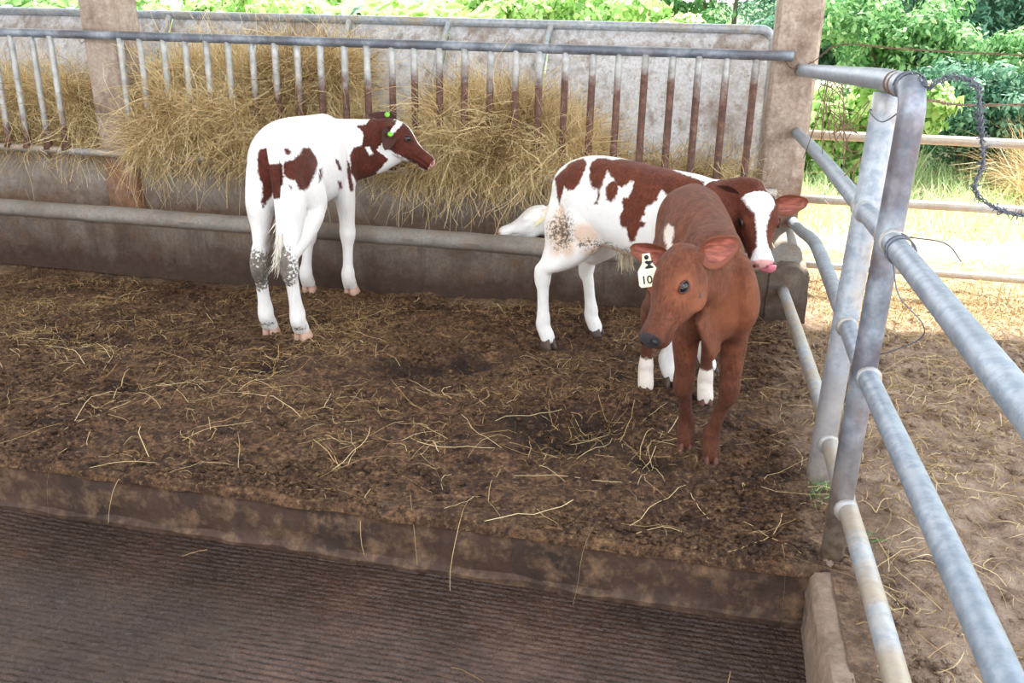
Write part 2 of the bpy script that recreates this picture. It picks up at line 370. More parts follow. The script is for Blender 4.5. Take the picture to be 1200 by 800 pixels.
def pillar(name, c, size, mat, label, lean=0.0):
    mb = MB(); hh = 3.2; w_, d_ = size; rings = []
    for z in np.arange(-.08, hh, .05):
        k = 1.0
        cx = c[0]+lean*(1.42-z); b = .018; r = []
        pts = [(-w_/2+b, -d_/2), (0, -d_/2), (w_/2-b, -d_/2), (w_/2, -d_/2+b), (w_/2, 0), (w_/2, d_/2-b), (w_/2-b, d_/2), (-w_/2+b, d_/2), (-w_/2, d_/2-b), (-w_/2, -d_/2+b)]
        for i, (px, py) in enumerate(pts):
            n = .008*float(fbm(np.array([z*1.0+i*3.1+c[0]]), np.array([i*2.7]), 7, 3))*2
            r.append((cx+px*(1+n*3), c[1]+py*(1+n*3), z))
        rings.append(r)
    mb.loft(rings); o = mb.build(name, mat); autosmooth(o, 45); return tag(o, label, 'pillar', kind='structure')
pillar('concrete_pillar', (-3.63, 5.10), (.235, .26), PILLAR, 'square pale rendered pillar standing behind the left end of the barrier', 0.03)
pillar('concrete_pillar', (0.375, 5.12), (.225, .30), PILLAR_R, 'chipped rendered pillar where the pipe gate meets the barrier', 0.0)

# ------------------------------------------------------------------ feed barrier
def feed_barrier():
    t = thing('feed_barrier', 'long galvanised feed barrier of upright bars above the trough', 'barrier', (-2, 4.93, 0))
    Y = 0.0
    mb = MB(); xs = np.linspace(-5.0, 2.36, 50); mb.tube([(x, Y+.002*math.sin(x*3), 1.248) for x in xs], .0255, 14); mb.build('top_rail', GALV_DARK2, t)
    mb = MB(); mb.tube([(x, Y+.002*math.sin(x*2), .556+.004*math.sin(x*1.7)) for x in xs], .024, 12); mb.build('bottom_rail', GALV_TAN, t)
    mb = MB(); zs = np.linspace(.56, 1.235, 12)
    rad = [0.0195]*12; rad[0] = .034; rad[1] = .0205
    mb.tube([(0, 0, z) for z in zs], rad, 12)
    first = None
    X = list(np.arange(-6.0+1.0, -3.7, .140)) + list(np.arange(-3.458, 0.24, .1401))
    X = [-4.76, -4.62, -4.48, -4.34, -4.195, -4.05, -3.92] + list(np.arange(-3.458, 0.24, .1401))
    for i, x in enumerate(X):
        if first is None: o = first = mb.build('bar', BAR, t)
        else:
            o = first.copy(); col.objects.link(o); o.parent = t
        o.location = (x+2, 0, 0); o.rotation_euler = (random.uniform(-.006, .006), random.uniform(-.008, .008), random.uniform(0, 6))
        k = np.interp(x, [-4.5, -3.5, -2.9, -2.3, -1.9, -.6, .3], [.72, .74, .92, .99, 1.06, 1.13, 1.13])
        o['rust_top'] = float(k+random.uniform(-.05, .05))
GALV_DARK2 = m_galv('galvanised_pipe_grey', .1, 0.15, 0.8)
feed_barrier()

# ------------------------------------------------------------------ hay rack behind the barrier
def hay_rack():
    t = thing('hay_rack', 'leaning sheet metal hay rack with a pipe rim behind the barrier', 'hay rack', (-2, 5.5, 0))
    def at(z): return 5.19+(z-.54)*(5.76-5.19)/(1.35-.54)-5.5
    seams = [-6.4, -5.0, -3.62, -2.34, -1.68, -1.03, 0.27]
    for a, b in zip(seams[:-1], seams[1:]):
        nx = max(4, int((b-a)/.05)); V = []; F = []; zz = np.linspace(.56, 1.345, 26); xx = np.linspace(a+.004, b-.004, nx)
        for side in (0, .005):
            for z in zz:
                for x in xx:
                    d = .018*float(fbm(np.array([x]), np.array([z]), 2.0, 2)) + (.012 if z > 1.22 else 0.0)*1.0
                    V.append((x+2, at(z)+side+d, z))
        n = len(zz)*nx
        for i in range(len(zz)-1):
            for j in range(nx-1):
                q = i*nx+j; F.append((q, q+1, q+nx+1, q+nx)); F.append((n+q+nx, n+q+nx+1, n+q+1, n+q))
        for j in range(nx-1):
            F.append((j+1, j, n+j, n+j+1)); q = (len(zz)-1)*nx+j; F.append((q, q+1, n+q+1, n+q))
        for i in range(len(zz)-1):
            F.append((i*nx, (i+1)*nx, n+(i+1)*nx, n+i*nx)); q = i*nx+nx-1; F.append((q+nx, q, n+q, n+q+nx))
        o = mesh_obj('sheet_panel', V, F, SHEET, t); autosmooth(o, 40)
    mb = MB(); P = [(-4.4, at(1.36)-.01, 1.362), (2.22, at(1.36)-.01, 1.362)]
    arc = [(2.22+.07*math.sin(a), at(1.36)-.01, 1.292+.07*math.cos(a)) for a in np.linspace(.2, 1.57, 6)]
    mb.tube(P+arc+[(2.29, at(.52)-.03, .52)], .026, 12); mb.build('rim_pipe', GALV, t)
    for x in (-3.62, -2.34, -1.68, -1.03):
        mb = MB(); mb.tube([(x+2, at(1.35)-.035, 1.35), (x+2-.02, at(1.2)-.05, 1.2), (x+2-.05, at(.54)-.05, .54)], .019, 10); mb.build('post', GALV, t)
    mb = MB(); mb.box((2.325, .02, .95), (.03, .012, .86), .003); mb.build('end_strip', GALV_CLEAN, t)
hay_rack()

# ------------------------------------------------------------------ pipe gate on the right, far fence
def pipe_gate():
    t = thing('pipe_gate', 'bluish galvanised pipe railing with two leaning posts running towards the viewer on the right', 'railing', (.45, 2.5, 0))
    def P(name, pts, r, mat, n=None, seg=16):
        Q = np.array(pts, float)-np.array([.45, 2.5, 0]); 
        if n: Q = spline(Q, n)
        mb = MB(); mb.tube(Q, r, seg); return mb.build(name, mat, t)
    def weld(parent, c, r):
        mb = MB(); mb.tube([(c[0]-.45+q*.0, c[1]-2.5+dy, c[2]) for q, dy in ((0, -.012), (0, .0), (0, .012))], [r*.92, r, r*.92], 14); mb.build('weld_collar', GALV_TAN, parent)
    p1 = P('post', [(.437, 2.74, -.05), (.445, 2.74, .5), (.456, 2.74, .95), (.463, 2.74, 1.235)], .0375, GALV_POST, 16, 20)
    arc = [(.449, 2.304+.075*(1-math.cos(a)), 1.20+.075*math.sin(a)) for a in np.linspace(0, 1.57, 8)]
    p2 = P('elbow_post', [(.437, 2.304, -.05), (.438, 2.304, .4), (.443, 2.304, .8), (.448, 2.304, 1.12)]+arc, .0315, GALV_DARK, None, 18)
    top = P('rail', [(.449, 2.374, 1.275), (.455, 2.76, 1.268), (.44, 3.6, 1.235), (.405, 4.99, 1.18)], .0305, GALV_CLEAN, 14)
    r2 = P('rail', [(.425, 4.99, .868), (.44, 4.0, .892), (.45, 2.74, .907), (.447, 2.304, .92), (.459, 1.27, .922), (.46, -.6, .93)], .027, GALV_CLEAN, 30)
    r3 = P('rail', [(.46, 5.0, .40), (.462, 4.5, .455), (.461, 3.9, .54), (.459, 3.4, .552), (.452, 2.74, .557), (.446, 2.304, .564), (.46, 1.1, .581), (.46, -.6, .59)], .0265, GALV_CLEAN, 40)
    r4 = P('rail', [(.415, 4.505, .15), (.44, 3.8, .15), (.458, 3.1, .156), (.452, 2.5, .172), (.46, 1.57, .19), (.46, -.6, .20)], .0265, GALV_TAN, 30)
    for z, rp in ((.907, p1), (.557, p1), (.165, p1), (.92, p2), (.564, p2), (.178, p2)):
        Y = 2.74 if rp is p1 else 2.304; weld(rp, (.448, Y-.035, z), .033); weld(rp, (.448, Y+.035, z), .033)
    P('post', [(.46, -.3, -.05), (.46, -.3, .6), (.46, -.3, 1.2)], .0375, GALV, 8)
    # rust bands on the top rail beside the elbow
    for y, r in ((2.52, .0315), (2.58, .0313)):
        mb = MB(); mb.tube([(.0015, y-2.5-.006, 1.272), (.0015, y-2.5+.006, 1.272)], r, 16); mb.build('rust_band', RUSTWIRE, top)
    # concrete footing lump at the foot of the first post
pipe_gate()
def far_fence():
    t = thing('pipe_fence', 'low three rail pipe fence beyond the gate in front of the grass', 'fence', (3, 5.3, 0))
    for z0, z1, sag in ((.828, .80, .0), (.47, .47, .0), (.09, .085, .0)):
        mb = MB(); mb.tube([(x, .004*math.sin(x*2+z0*9), z0+(z1-z0)*(x+2.5)/5+.004*math.sin(x*3)) for x in np.linspace(-2.52, 4, 24)], .0255 if z0 > .3 else .022, 12); mb.build('rail', GALV_TAN, t)
    for x in (.2, 3.9):
        mb = MB(); mb.tube([(x, .0, -.08), (x, 0, .9)], .035, 12); mb.build('post', GALV, t)
far_fence()

# ------------------------------------------------------------------ wires
def barbed(pts, n, r, twist=0.0, nb=20, barb=.016, seed=0):
    rg = np.random.default_rng(seed); P = spline(pts, n); mb = MB()
    T = np.gradient(P, axis=0); T /= np.linalg.norm(T, axis=1)[:, None]; A = np.cross(T, [0.3, 1, 0.2]); A /= np.linalg.norm(A, axis=1)[:, None]; B = np.cross(T, A)
    ph = np.cumsum(np.r_[0, np.linalg.norm(np.diff(P, axis=0), axis=1)])
    k = 2*np.pi/.03 if twist else 0
    for s_ in ((0, np.pi) if twist else (0,)):
        Q = P+twist*(np.cos(ph*k+s_)[:, None]*A+np.sin(ph*k+s_)[:, None]*B); mb.tube(Q, r, 5)
    for i in rg.integers(1, n-1, nb):
        d = rg.normal(size=3); d /= np.linalg.norm(d); mb.tube([P[i]-d*barb, P[i]+T[i]*.002, P[i]+d*barb], r*.8, 4)
    return mb
def wires():
    pts = [(.452, 2.36, 1.30), (.475, 2.31, 1.285), (.515, 2.3, 1.30), (.548, 2.3, 1.305), (.580, 2.3, 1.28), (.597, 2.3, 1.23), (.612, 2.3, 1.17), (.622, 2.3, 1.11), (.616, 2.3, 1.06), (.640, 2.3, 1.03), (.685, 2.3, 1.005), (.735, 2.3, .998), (.80, 2.3, 1.0), (.9, 2.28, .99)]
    mb = barbed(pts, 150, .0016, .003, 80, .015, 1)
    mb2 = barbed([(p[0]+.006*math.sin(i*2), p[1]+.01, p[2]+.006*math.cos(i*3)) for i, p in enumerate(pts)], 130, .0015, .0026, 50, .013, 2); mb.add(mb2.V, mb2.F)
    o = mb.build('barbed_wire', WIRE); tag(o, 'thick twisted loop of barbed wire hanging off the gate elbow', 'barbed wire')
    mb = barbed([(.29, 4.93, 1.27), (.36, 4.9, 1.19), (.43, 4.6, 1.24), (.47, 4.0, 1.33), (.7, 4.0, 1.32), (1.1, 4.0, 1.31), (1.6, 4.0, 1.30), (2.4, 4.0, 1.3)], 90, .0017, .003, 20, .014, 3)
    o = mb.build('barbed_wire', RUSTWIRE); tag(o, 'thin rusty barbed wire stretched from the worn pillar above the gate rail', 'barbed wire')
    mb = barbed([(.46, 2.33, 1.20), (.52, 2.5, 1.235), (.62, 2.7, 1.215), (.75, 2.9, 1.20), (1.0, 3.2, 1.19), (1.5, 3.8, 1.2)], 60, .002, .003, 14, .014, 4)
    o = mb.build('barbed_wire', RUSTWIRE); tag(o, 'loose rusty wire running out to the right below the twisted loop', 'barbed wire')
    # tangle over the top rail near the pillar
    rg = np.random.default_rng(5); mb = MB()
    for i in range(7):
        c = np.array([.45, 4.1-.18*i, 1.10-.01*i]); q = np.linspace(0, 5.5+rg.random(), 30)+rg.random()*6
        rr = .05+.10*rg.random(); P = np.stack([c[0]+.05*np.sin(q*1.3+i)+.03, c[1]+.12*np.cos(q*.7), c[2]-.02+rr*np.sin(q)*np.linspace(1, .5, 30)], -1)
        mb.tube(P, .0019, 5)
    for i in range(10):
        a = rg.random()*6; L = .2+.15*rg.random(); x0 = .45; y0 = 3.6+.6*rg.random()
        mb.tube(spline([(x0, y0, 1.2), (x0+.03*rg.normal(), y0-.05, 1.12), (x0+.05*rg.normal(), y0-.1, 1.2-L)], 12), .0018, 4)
    o = mb.build('wire_tangle', RUSTWIRE); tag(o, 'rusty tangle of old wire drooping under the gate top rail', 'wire')
    # dark tying wire: around the elbow and around the second rail
    mb = MB(); q = np.linspace(0, 22, 120)
    mb.tube(np.stack([.452+.034*np.cos(q), 2.385+.002*q-.02+.006*np.sin(q*.37), 1.275+.034*np.sin(q)], -1), .0021, 5)
    mb.tube(spline([(.47, 2.40, 1.245), (.44, 2.6, 1.17), (.42, 2.72, 1.19), (.50, 2.74, 1.16), (.48, 2.5, 1.2)], 30), .002, 5)
    o = mb.build('tie_wire', WIRE); tag(o, 'dark tie wire wrapped around the gate elbow', 'wire')
    mb = MB(); q = np.linspace(0, 14, 80)
    mb.tube(np.stack([.452+.032*np.cos(q), 2.16+.004*q+.01*np.sin(q), .92+.032*np.sin(q)], -1), .002, 5)
    mb.tube(spline([(.44, 2.18, .89), (.46, 2.15, .82), (.52, 2.14, .76), (.53, 2.2, .70), (.47, 2.3, .62), (.45, 2.4, .58)], 30), .0017, 5)
    mb.tube(spline([(.47, 2.2, .95), (.54, 2.16, .95), (.57, 2.12, .92)], 12), .0017, 5)
    o = mb.build('tie_wire', WIRE); tag(o, 'dark tie wire looped on the gate rail below the elbow post', 'wire')
wires()

# ------------------------------------------------------------------ strands: hay, straw, grass
def strands(P0, D0, L, wd, bend=.4, droop=0.0, K=5, rg=rng, taper=False):
    n = len(P0); D = D0/np.linalg.norm(D0, axis=1)[:, None]; P = P0.copy(); step = (L/(K-1))[:, None]
    S = rg.normal(size=(n, 3)); out = np.empty((n, K, 2, 3)); turn = rg.normal(size=(n, 3))*bend
    for k in range(K):
        sd_ = np.cross(D, S); sd_ /= np.linalg.norm(sd_, axis=1)[:, None]+1e-9
        ww = wd[:, None]*(1-.9*k/(K-1) if taper else 1.0)
        out[:, k, 0] = P-sd_*ww/2; out[:, k, 1] = P+sd_*ww/2
        D = D+turn*.5+rg.normal(size=(n, 3))*bend*.5+np.array([0, 0, -droop]); D /= np.linalg.norm(D, axis=1)[:, None]
        P = P+D*step
    return out
def strand_mesh(out, tint):
    n, K = out.shape[:2]; V = out.reshape(-1, 3); b = (np.arange(n)*K*2)[:, None]; k = np.arange(K-1)[None, :]*2
    F = np.stack([b+k, b+k+1, b+k+3, b+k+2], -1).reshape(-1, 4)
    return V, F, np.repeat(tint, K*2)
def heap(name, label, x0, x1, ztop, n, nhang, spill, seed, front=4.965, zlow=.555, hl=1.0):
    rg = np.random.default_rng(seed); VV = []; FF = []; TT = []; off = 0
    # packed core
    xs = np.arange(x0, x1+.001, .04); m = 14; C = []
    for i, x in enumerate(xs):
        e = min(1, min(x-x0, x1-x)/.12+.15); zt = zlow+(ztop(x)-.07-zlow)*e
        for j in range(m):
            u = j/(m-1)
            if u < .55: z = zlow+(zt-zlow)*(u/.55); y = 5.05+.10*(u/.55)**2
            else: v = (u-.55)/.45; z = zt+.03*math.sin(v*3); yb = 5.19+(z-.54)*.70; y = 5.15+(yb-5.15)*v
            d = .06*float(fbm(np.array([x]), np.array([y+z]), 9, 3)); C.append((x, y+d, z+d))
    C = np.array(C); I = np.arange(len(C)).reshape(len(xs), m); F = np.stack([I[:-1, :-1], I[1:, :-1], I[1:, 1:], I[:-1, 1:]], -1).reshape(-1, 4)
    VV.append(C); FF.append(F); TT.append(np.full(len(C), .12)); off += len(C)
    def put(P, D, L, w_, bend, droop, t, K=6):
        nonlocal off
        V, F, T = strand_mesh(strands(P, D, L, w_, bend, droop, K, rg), t); VV.append(V); FF.append(F+off); TT.append(T); off += len(V)
    x = rg.uniform(x0, x1, n); zt = np.array([ztop(q) for q in x]); e = np.clip(np.minimum(x-x0, x1-x)/.12+.2, 0, 1); zt = zlow+(zt-zlow)*e
    lump = .22*fbm(x, np.full(n, seed*3.7), 5, 3); u = rg.random(n); fr = u < .6
    z = np.where(fr, zlow+(zt-zlow)*rg.random(n)**.8, zt); yb = 5.19+(zt-.54)*.70
    y = np.where(fr, 5.03+.1*((z-zlow)/(zt-zlow+.01))**2, 5.1+(yb-.04-5.1)*rg.random(n)) + rg.normal(size=n)*.018
    sp = np.array([spill(q) for q in x]); y = np.where(fr & (z < .92), y-sp*(.05+.08*rg.random(n)), y)
    z = z+rg.normal(size=n)*.02; y = y-np.where(fr, .35*fbm(x+seed, z, 7, 3), 0)
    D = rg.normal(size=(n, 3))*np.array([1.0, .6, .9]); D[:, 1] -= .25*fr
    clump = fbm(x, z, 6, 3)
    put(np.stack([x, y, z], -1), D, rg.uniform(.08, .30, n), rg.uniform(.0014, .0034, n), .55, .06, np.clip(.52+1.5*clump+rg.normal(size=n)*.2, 0, 1))
    m2 = n//9; i = rg.choice(n, m2); put(np.stack([x[i], y[i]-.02, z[i]], -1), rg.normal(size=(m2, 3))*np.array([1, .5, .7]), rg.uniform(.25, .5, m2), rg.uniform(.0016, .003, m2), .22, .10, np.clip(.75+rg.normal(size=m2)*.15, 0, 1), 9)
    # strands pulled through the bars and hanging over the rail
    if nhang:
        xs_ = rg.uniform(x0, x1, nhang*3); pr = np.array([spill(q) for q in xs_]); xs_ = xs_[rg.random(nhang*3) < pr][:nhang]; k = len(xs_)
        z = rg.uniform(.56, .80, k); P = np.stack([xs_, 4.92-.03*rg.random(k), z], -1)
        D = np.stack([rg.normal(size=k)*.5, -.25-.35*rg.random(k), .3*rg.normal(size=k)+.1], -1)
        put(P, D, rg.uniform(.10, .34, k)*np.where(rg.random(k) < .12, 1.6, .8)*hl, rg.uniform(.0014, .0032, k), .40, .42, np.clip(rg.normal(size=k)*.2+.62, 0, 1), 9)
    o = mesh_obj(name, np.vstack(VV), np.vstack(FF), HAY, None, True, {'tint': np.concatenate(TT)})
    return tag(o, label, 'hay', kind='stuff')
lerp = lambda xs, ys: (lambda q: float(np.interp(q, xs, ys)))
heap('hay', 'tangled hay heaped behind the bars left of the pale pillar', -5.2, -3.74, lerp([-5.2, -4.3, -4.1, -3.8], [.9, .92, .95, .85]), 8000, 40, lerp([-5, -3.7], [.12, .15]), 1)
heap('hay', 'big heap of hay spilling through the bars between the pillar and the white calf', -3.45, -2.08, lerp([-3.5, -3.3, -3.1, -2.8, -2.45, -2.1], [.94, 1.0, 1.05, 1.04, 1.09, 1.14]), 26000, 800, lerp([-3.46, -3.32, -2.85, -2.6, -2.2], [.1, 1, .9, .35, .1]), 2, hl=.62)
heap('hay', 'loose hay pulled through the bars in front of the white calf and above the lying calf', -1.74, -.58, lerp([-1.8, -1.7, -1.55, -1.2, -1.0, -.8, -.6], [.62, .70, .92, .93, .88, .80, .64]), 19000, 1500, lerp([-1.8, -1.64, -1.52, -1.02, -.92, -.6], [.02, .05, 1, 1, .2, .03]), 3)
heap('hay', 'thin layer of hay left along the rack bottom at its bare right end', -.60, .26, lerp([-.6, -.4, .3], [.64, .60, .59]), 2500, 12, lerp([-1, 1], [.1, .1]), 4)
heap('hay', 'low hay behind the bars above the neck of the white calf', -2.12, -1.76, lerp([-2.2, -2.0, -1.7], [.70, .62, .60]), 1300, 16, lerp([-2.2, -1.7], [.03, .03]), 5)

# ------------------------------------------------------------------ plants outside
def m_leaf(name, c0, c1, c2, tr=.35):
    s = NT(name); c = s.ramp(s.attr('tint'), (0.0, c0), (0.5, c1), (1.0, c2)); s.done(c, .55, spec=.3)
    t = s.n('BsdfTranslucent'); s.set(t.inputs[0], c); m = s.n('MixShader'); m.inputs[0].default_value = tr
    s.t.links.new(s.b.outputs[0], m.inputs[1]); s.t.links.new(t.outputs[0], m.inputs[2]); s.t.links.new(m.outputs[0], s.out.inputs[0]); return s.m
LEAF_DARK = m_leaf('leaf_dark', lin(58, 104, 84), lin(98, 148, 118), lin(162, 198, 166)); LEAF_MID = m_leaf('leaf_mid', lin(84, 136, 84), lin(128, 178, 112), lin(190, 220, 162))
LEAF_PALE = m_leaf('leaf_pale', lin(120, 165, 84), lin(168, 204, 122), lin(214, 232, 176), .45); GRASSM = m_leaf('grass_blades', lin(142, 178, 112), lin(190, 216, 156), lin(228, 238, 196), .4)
DRYM = m_leaf('dry_blades', lin(170, 140, 96), lin(208, 182, 138), lin(232, 214, 176), .3); BARK = m_plain('bark', lin(120, 104, 88), .9)
def leaves(C, N, L, asp, rg):
    n = len(C); N = N/(np.linalg.norm(N, axis=1)[:, None]+1e-9); D = np.cross(N, rg.normal(size=(n, 3))); D[:, 2] -= .25; D /= np.linalg.norm(D, axis=1)[:, None]+1e-9
    S = np.cross(D, N); S /= np.linalg.norm(S, axis=1)[:, None]+1e-9; L = L[:, None]; W = L*asp/2
    V = np.stack([C, C+D*L*.5+S*W+N*L*.08, C+D*L-N*L*.06, C+D*L*.5-S*W+N*L*.08], 1).reshape(-1, 3)
    return V, (np.arange(n)[:, None]*4+np.arange(4)[None, :])
def plant(name, label, cat, base, blobs, leaf, asp, mat, seed, trunk=None, group=None, up=.35):
    rg = np.random.default_rng(seed); t = thing(name, label, cat, base, group); VV = []; TT = []
    for (bx, by, bz, rx, ry, rz, n) in blobs:
        sub = rg.normal(size=(max(6, n//90), 3)); sub /= np.linalg.norm(sub, axis=1)[:, None]; sub *= rg.uniform(.55, 1.0, (len(sub), 1))
        k = rg.integers(0, len(sub), n); d = rg.normal(size=(n, 3)); d /= np.linalg.norm(d, axis=1)[:, None]
        q = sub[k]*.8+d*(.30*rg.random((n, 1))**.4); C = q*np.array([rx, ry, rz])+np.array([bx, by, bz])
        N = d+q*.6+np.array([0, 0, up])+rg.normal(size=(n, 3))*.4
        V, _ = leaves(C, N, rg.uniform(.7, 1.3, n)*leaf, asp, rg); V[:, 2] = np.maximum(V[:, 2], .0)
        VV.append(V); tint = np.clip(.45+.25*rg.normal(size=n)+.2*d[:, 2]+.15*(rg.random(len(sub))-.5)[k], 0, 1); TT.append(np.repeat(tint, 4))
    V = np.vstack(VV); F = np.arange(len(V)).reshape(-1, 4)
    o = mesh_obj('foliage', V, F, mat, t, True, {'tint': np.concatenate(TT)}); o['kind'] = 'stuff'
    mb = MB(); 
    for (bx, by, bz, rx, ry, rz, n) in blobs:
        if trunk and bz < 3: mb.tube(spline([(0, 0, -.1), (bx*.25, by*.25, bz*.45), (bx*.8, by*.8, bz)], 8), np.linspace(trunk, trunk*.25, 8), 7)
    if trunk: mb.build('trunk', BARK, t)
    return t
def tree_blobs(rg, n, w_, h0, h1, r, leaves_):
    return [(rg.uniform(-w_, w_), rg.uniform(-w_*.6, w_*.6), rg.uniform(h0, h1), r*rg.uniform(.8, 1.3), r*rg.uniform(.8, 1.2), r*rg.uniform(.55, .9), leaves_) for _ in range(n)]
rg9 = np.random.default_rng(21)
# tall dark trees on the right, thinning to paler ones towards the left
TREES = [(2.3, 13.0, 'dark green feathery tree standing beside the worn pillar in the background', LEAF_DARK, 1.6), (4.6, 13.5, 'bluish dark tree filling the upper right corner', LEAF_DARK, 1.9),
         (6.5, 16.0, 'dark tree behind the corner tree at the far right', LEAF_DARK, 2.2), (3.4, 17.0, 'tall dark tree rising behind the two nearest dark trees', LEAF_DARK, 2.3)]
for i, (x, y, lb, m, r) in enumerate(TREES):
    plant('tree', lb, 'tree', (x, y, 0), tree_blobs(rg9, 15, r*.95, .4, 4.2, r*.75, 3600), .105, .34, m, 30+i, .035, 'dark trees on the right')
plant('tree', 'bright green broad tree top just right of the worn pillar', 'tree', (1.75, 10.0, 0), tree_blobs(rg9, 6, .55, .5, 1.5, .55, 1900), .075, .45, LEAF_MID, 41, .03)
plant('shrub', 'pale sunlit leafy shrub between the worn pillar and the gate post', 'shrub', (1.15, 8.6, 0), tree_blobs(rg9, 7, .5, .15, .85, .45, 800), .095, .75, LEAF_PALE, 42, .02)
plant('shrub', 'dense dark green shrub behind the gate elbow', 'shrub', (2.35, 9.3, 0), tree_blobs(rg9, 7, .42, .35, .95, .5, 1900), .062, .45, LEAF_DARK, 43, .03)
plant('shrub', 'mid green shrub behind the hanging barbed wire loop', 'shrub', (3.2, 9.9, 0), tree_blobs(rg9, 8, .7, .5, 1.3, .5, 1900), .066, .45, LEAF_MID, 44, .03)
plant('shrub', 'pale green shrub at the right edge above the dry grass', 'shrub', (4.1, 9.9, 0), tree_blobs(rg9, 6, .6, .5, 1.2, .5, 1700), .068, .45, LEAF_PALE, 45, .03)
# the strip above the hay rack
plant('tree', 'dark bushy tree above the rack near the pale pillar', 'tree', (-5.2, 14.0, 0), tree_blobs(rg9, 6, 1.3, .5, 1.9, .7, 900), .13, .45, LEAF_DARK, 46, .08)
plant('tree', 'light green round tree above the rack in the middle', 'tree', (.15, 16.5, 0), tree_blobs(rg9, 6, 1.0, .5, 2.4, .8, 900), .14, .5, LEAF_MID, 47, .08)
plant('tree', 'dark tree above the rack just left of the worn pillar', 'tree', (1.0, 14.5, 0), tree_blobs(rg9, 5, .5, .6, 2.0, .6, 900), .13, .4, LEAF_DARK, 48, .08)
HEDGE = [(-9.5, 'pale overexposed bush at the far left above the rack'), (-7.3, 'pale bush seen right of the pale pillar above the rack'), (-3.2, 'pale bush above the rack over the white calf'), (-1.6, 'pale bush above the rack over the hay in front of the white calf')]
for i, (x, lb) in enumerate(HEDGE):
    plant('shrub', lb, 'shrub', (x, 15.0, 0), tree_blobs(rg9, 7, 1.2, .3, 1.9, .8, 500), .16, .6, LEAF_PALE, 50+i, .04, 'pale bushes behind the rack')
# a broad leafed plant whose leaf tips show over the rim pipe
def leafy(label, base, blobs, size, mat, seed):
    rg = np.random.default_rng(seed); t = thing('leafy_plant', label, 'plant', base); first = None
    V = [(.42*math.sin(math.pi*min(1, .06+u*.97)**.8)*v*.5, u, .10*abs(v)-.16*u*u) for u in np.linspace(0, 1, 7) for v in (-1, 0, 1)]
    F = [(i*3+j, i*3+j+1, i*3+j+4, i*3+j+3) for i in range(6) for j in range(2)]
    for bx, by, bz, rx, ry, rz, n in blobs:
        mb = MB(); mb.tube(spline([(bx*.3, by, -.05), (bx*.7, by, bz*.5), (bx, by, bz)], 8), .012, 6); mb.build('stem', LEAF_MID, t)
        for i in range(n):
            if first is None: o = first = mesh_obj('leaf', V, F, mat, t, True, {'tint': np.full(len(V), .6)})
            else: o = first.copy(); col.objects.link(o); o.parent = t
            a = rg.uniform(0, 6.28); o.location = (bx+rx*rg.normal()*.6, by+ry*rg.normal()*.6, bz+rz*rg.normal()*.6); o.rotation_euler = (rg.uniform(-.2, .9), rg.normal()*.5, a); k = size*rg.uniform(.7, 1.3); o.scale = (k, k, k)
leafy('yellow green broad leaves poking above the rack rim over the hay', (-2.6, 7.6, 0), [(-.25, 0, 1.33, .3, .2, .12, 60), (.35, .1, 1.31, .4, .2, .14, 80)], .19, LEAF_PALE, 60)
leafy('bright broad leaves poking above the rack rim at the far left', (-5.6, 7.2, 0), [(-.2, 0, 1.36, .35, .2, .12, 60), (.5, .1, 1.36, .3, .2, .12, 50)], .19, LEAF_MID, 61)
def grass(name, label, boxes, n, hgt, mat, seed, droop=.12, wd=(.006, .014)):
    rg = np.random.default_rng(seed); P = []
    for (x0, x1, y0, y1, f) in boxes: k = int(n*f); P.append(np.stack([rg.uniform(x0, x1, k), rg.uniform(y0, y1, k)], -1))
    P = np.vstack(P); k = len(P); P = P[fbm(P[:, 0], P[:, 1], 1.3, 3)+.16*rg.normal(size=k) > -.08]; k = len(P)
    P3 = np.stack([P[:, 0], P[:, 1], ground_h(P[:, 0], P[:, 1])-.01], -1); D = np.stack([rg.normal(size=k)*.35, rg.normal(size=k)*.35, np.ones(k)], -1)
    V, F, T = strand_mesh(strands(P3, D, rg.uniform(.5, 1.2, k)*hgt, rg.uniform(*wd, k), .18, droop, 5, rg, True), np.clip(.5+.25*rg.normal(size=k), 0, 1))
    o = mesh_obj(name, V, F, mat, None, True, {'tint': T}); return tag(o, label, 'grass', kind='stuff')
grass('grass', 'sunlit pale green grass growing beyond the three rail fence', [(.4, 4.5, 6.6, 9.5, .7), (-1, 8, 9.5, 13, .5)], 16000, .26, GRASSM, 70)
grass('grass', 'bright grass field beyond the hay rack', [(-12, 2, 9, 16, 1)], 14000, .5, GRASSM, 71, .1, (.012, .03))
grass('dry_grass', 'tall clump of dry straw coloured grass at the right edge below the shrubs', [(2.55, 3.6, 7.9, 8.9, 1)], 3600, .75, DRYM, 72, .3)
grass('grass_tuft', 'small green grass tuft at the foot of the first gate post', [(.40, .44, 2.60, 2.72, 1), (.40, .46, 2.62, 2.68, 1)], 18, .07, LEAF_MID, 73, .15, (.004, .007))
grass('grass_tuft', 'tiny green weed growing beside the foot of the elbow post', [(.50, .55, 2.38, 2.46, 1), (.49, .53, 2.20, 2.24, 1)], 16, .06, LEAF_MID, 74, .15, (.005, .008))
grass('grass_blade_tuft', 'single broad green blades on the dry sunlit ground beyond the gate', [(1.20, 1.6, 5.6, 6.3, 1)], 14, .22, LEAF_MID, 75, .2, (.012, .02))
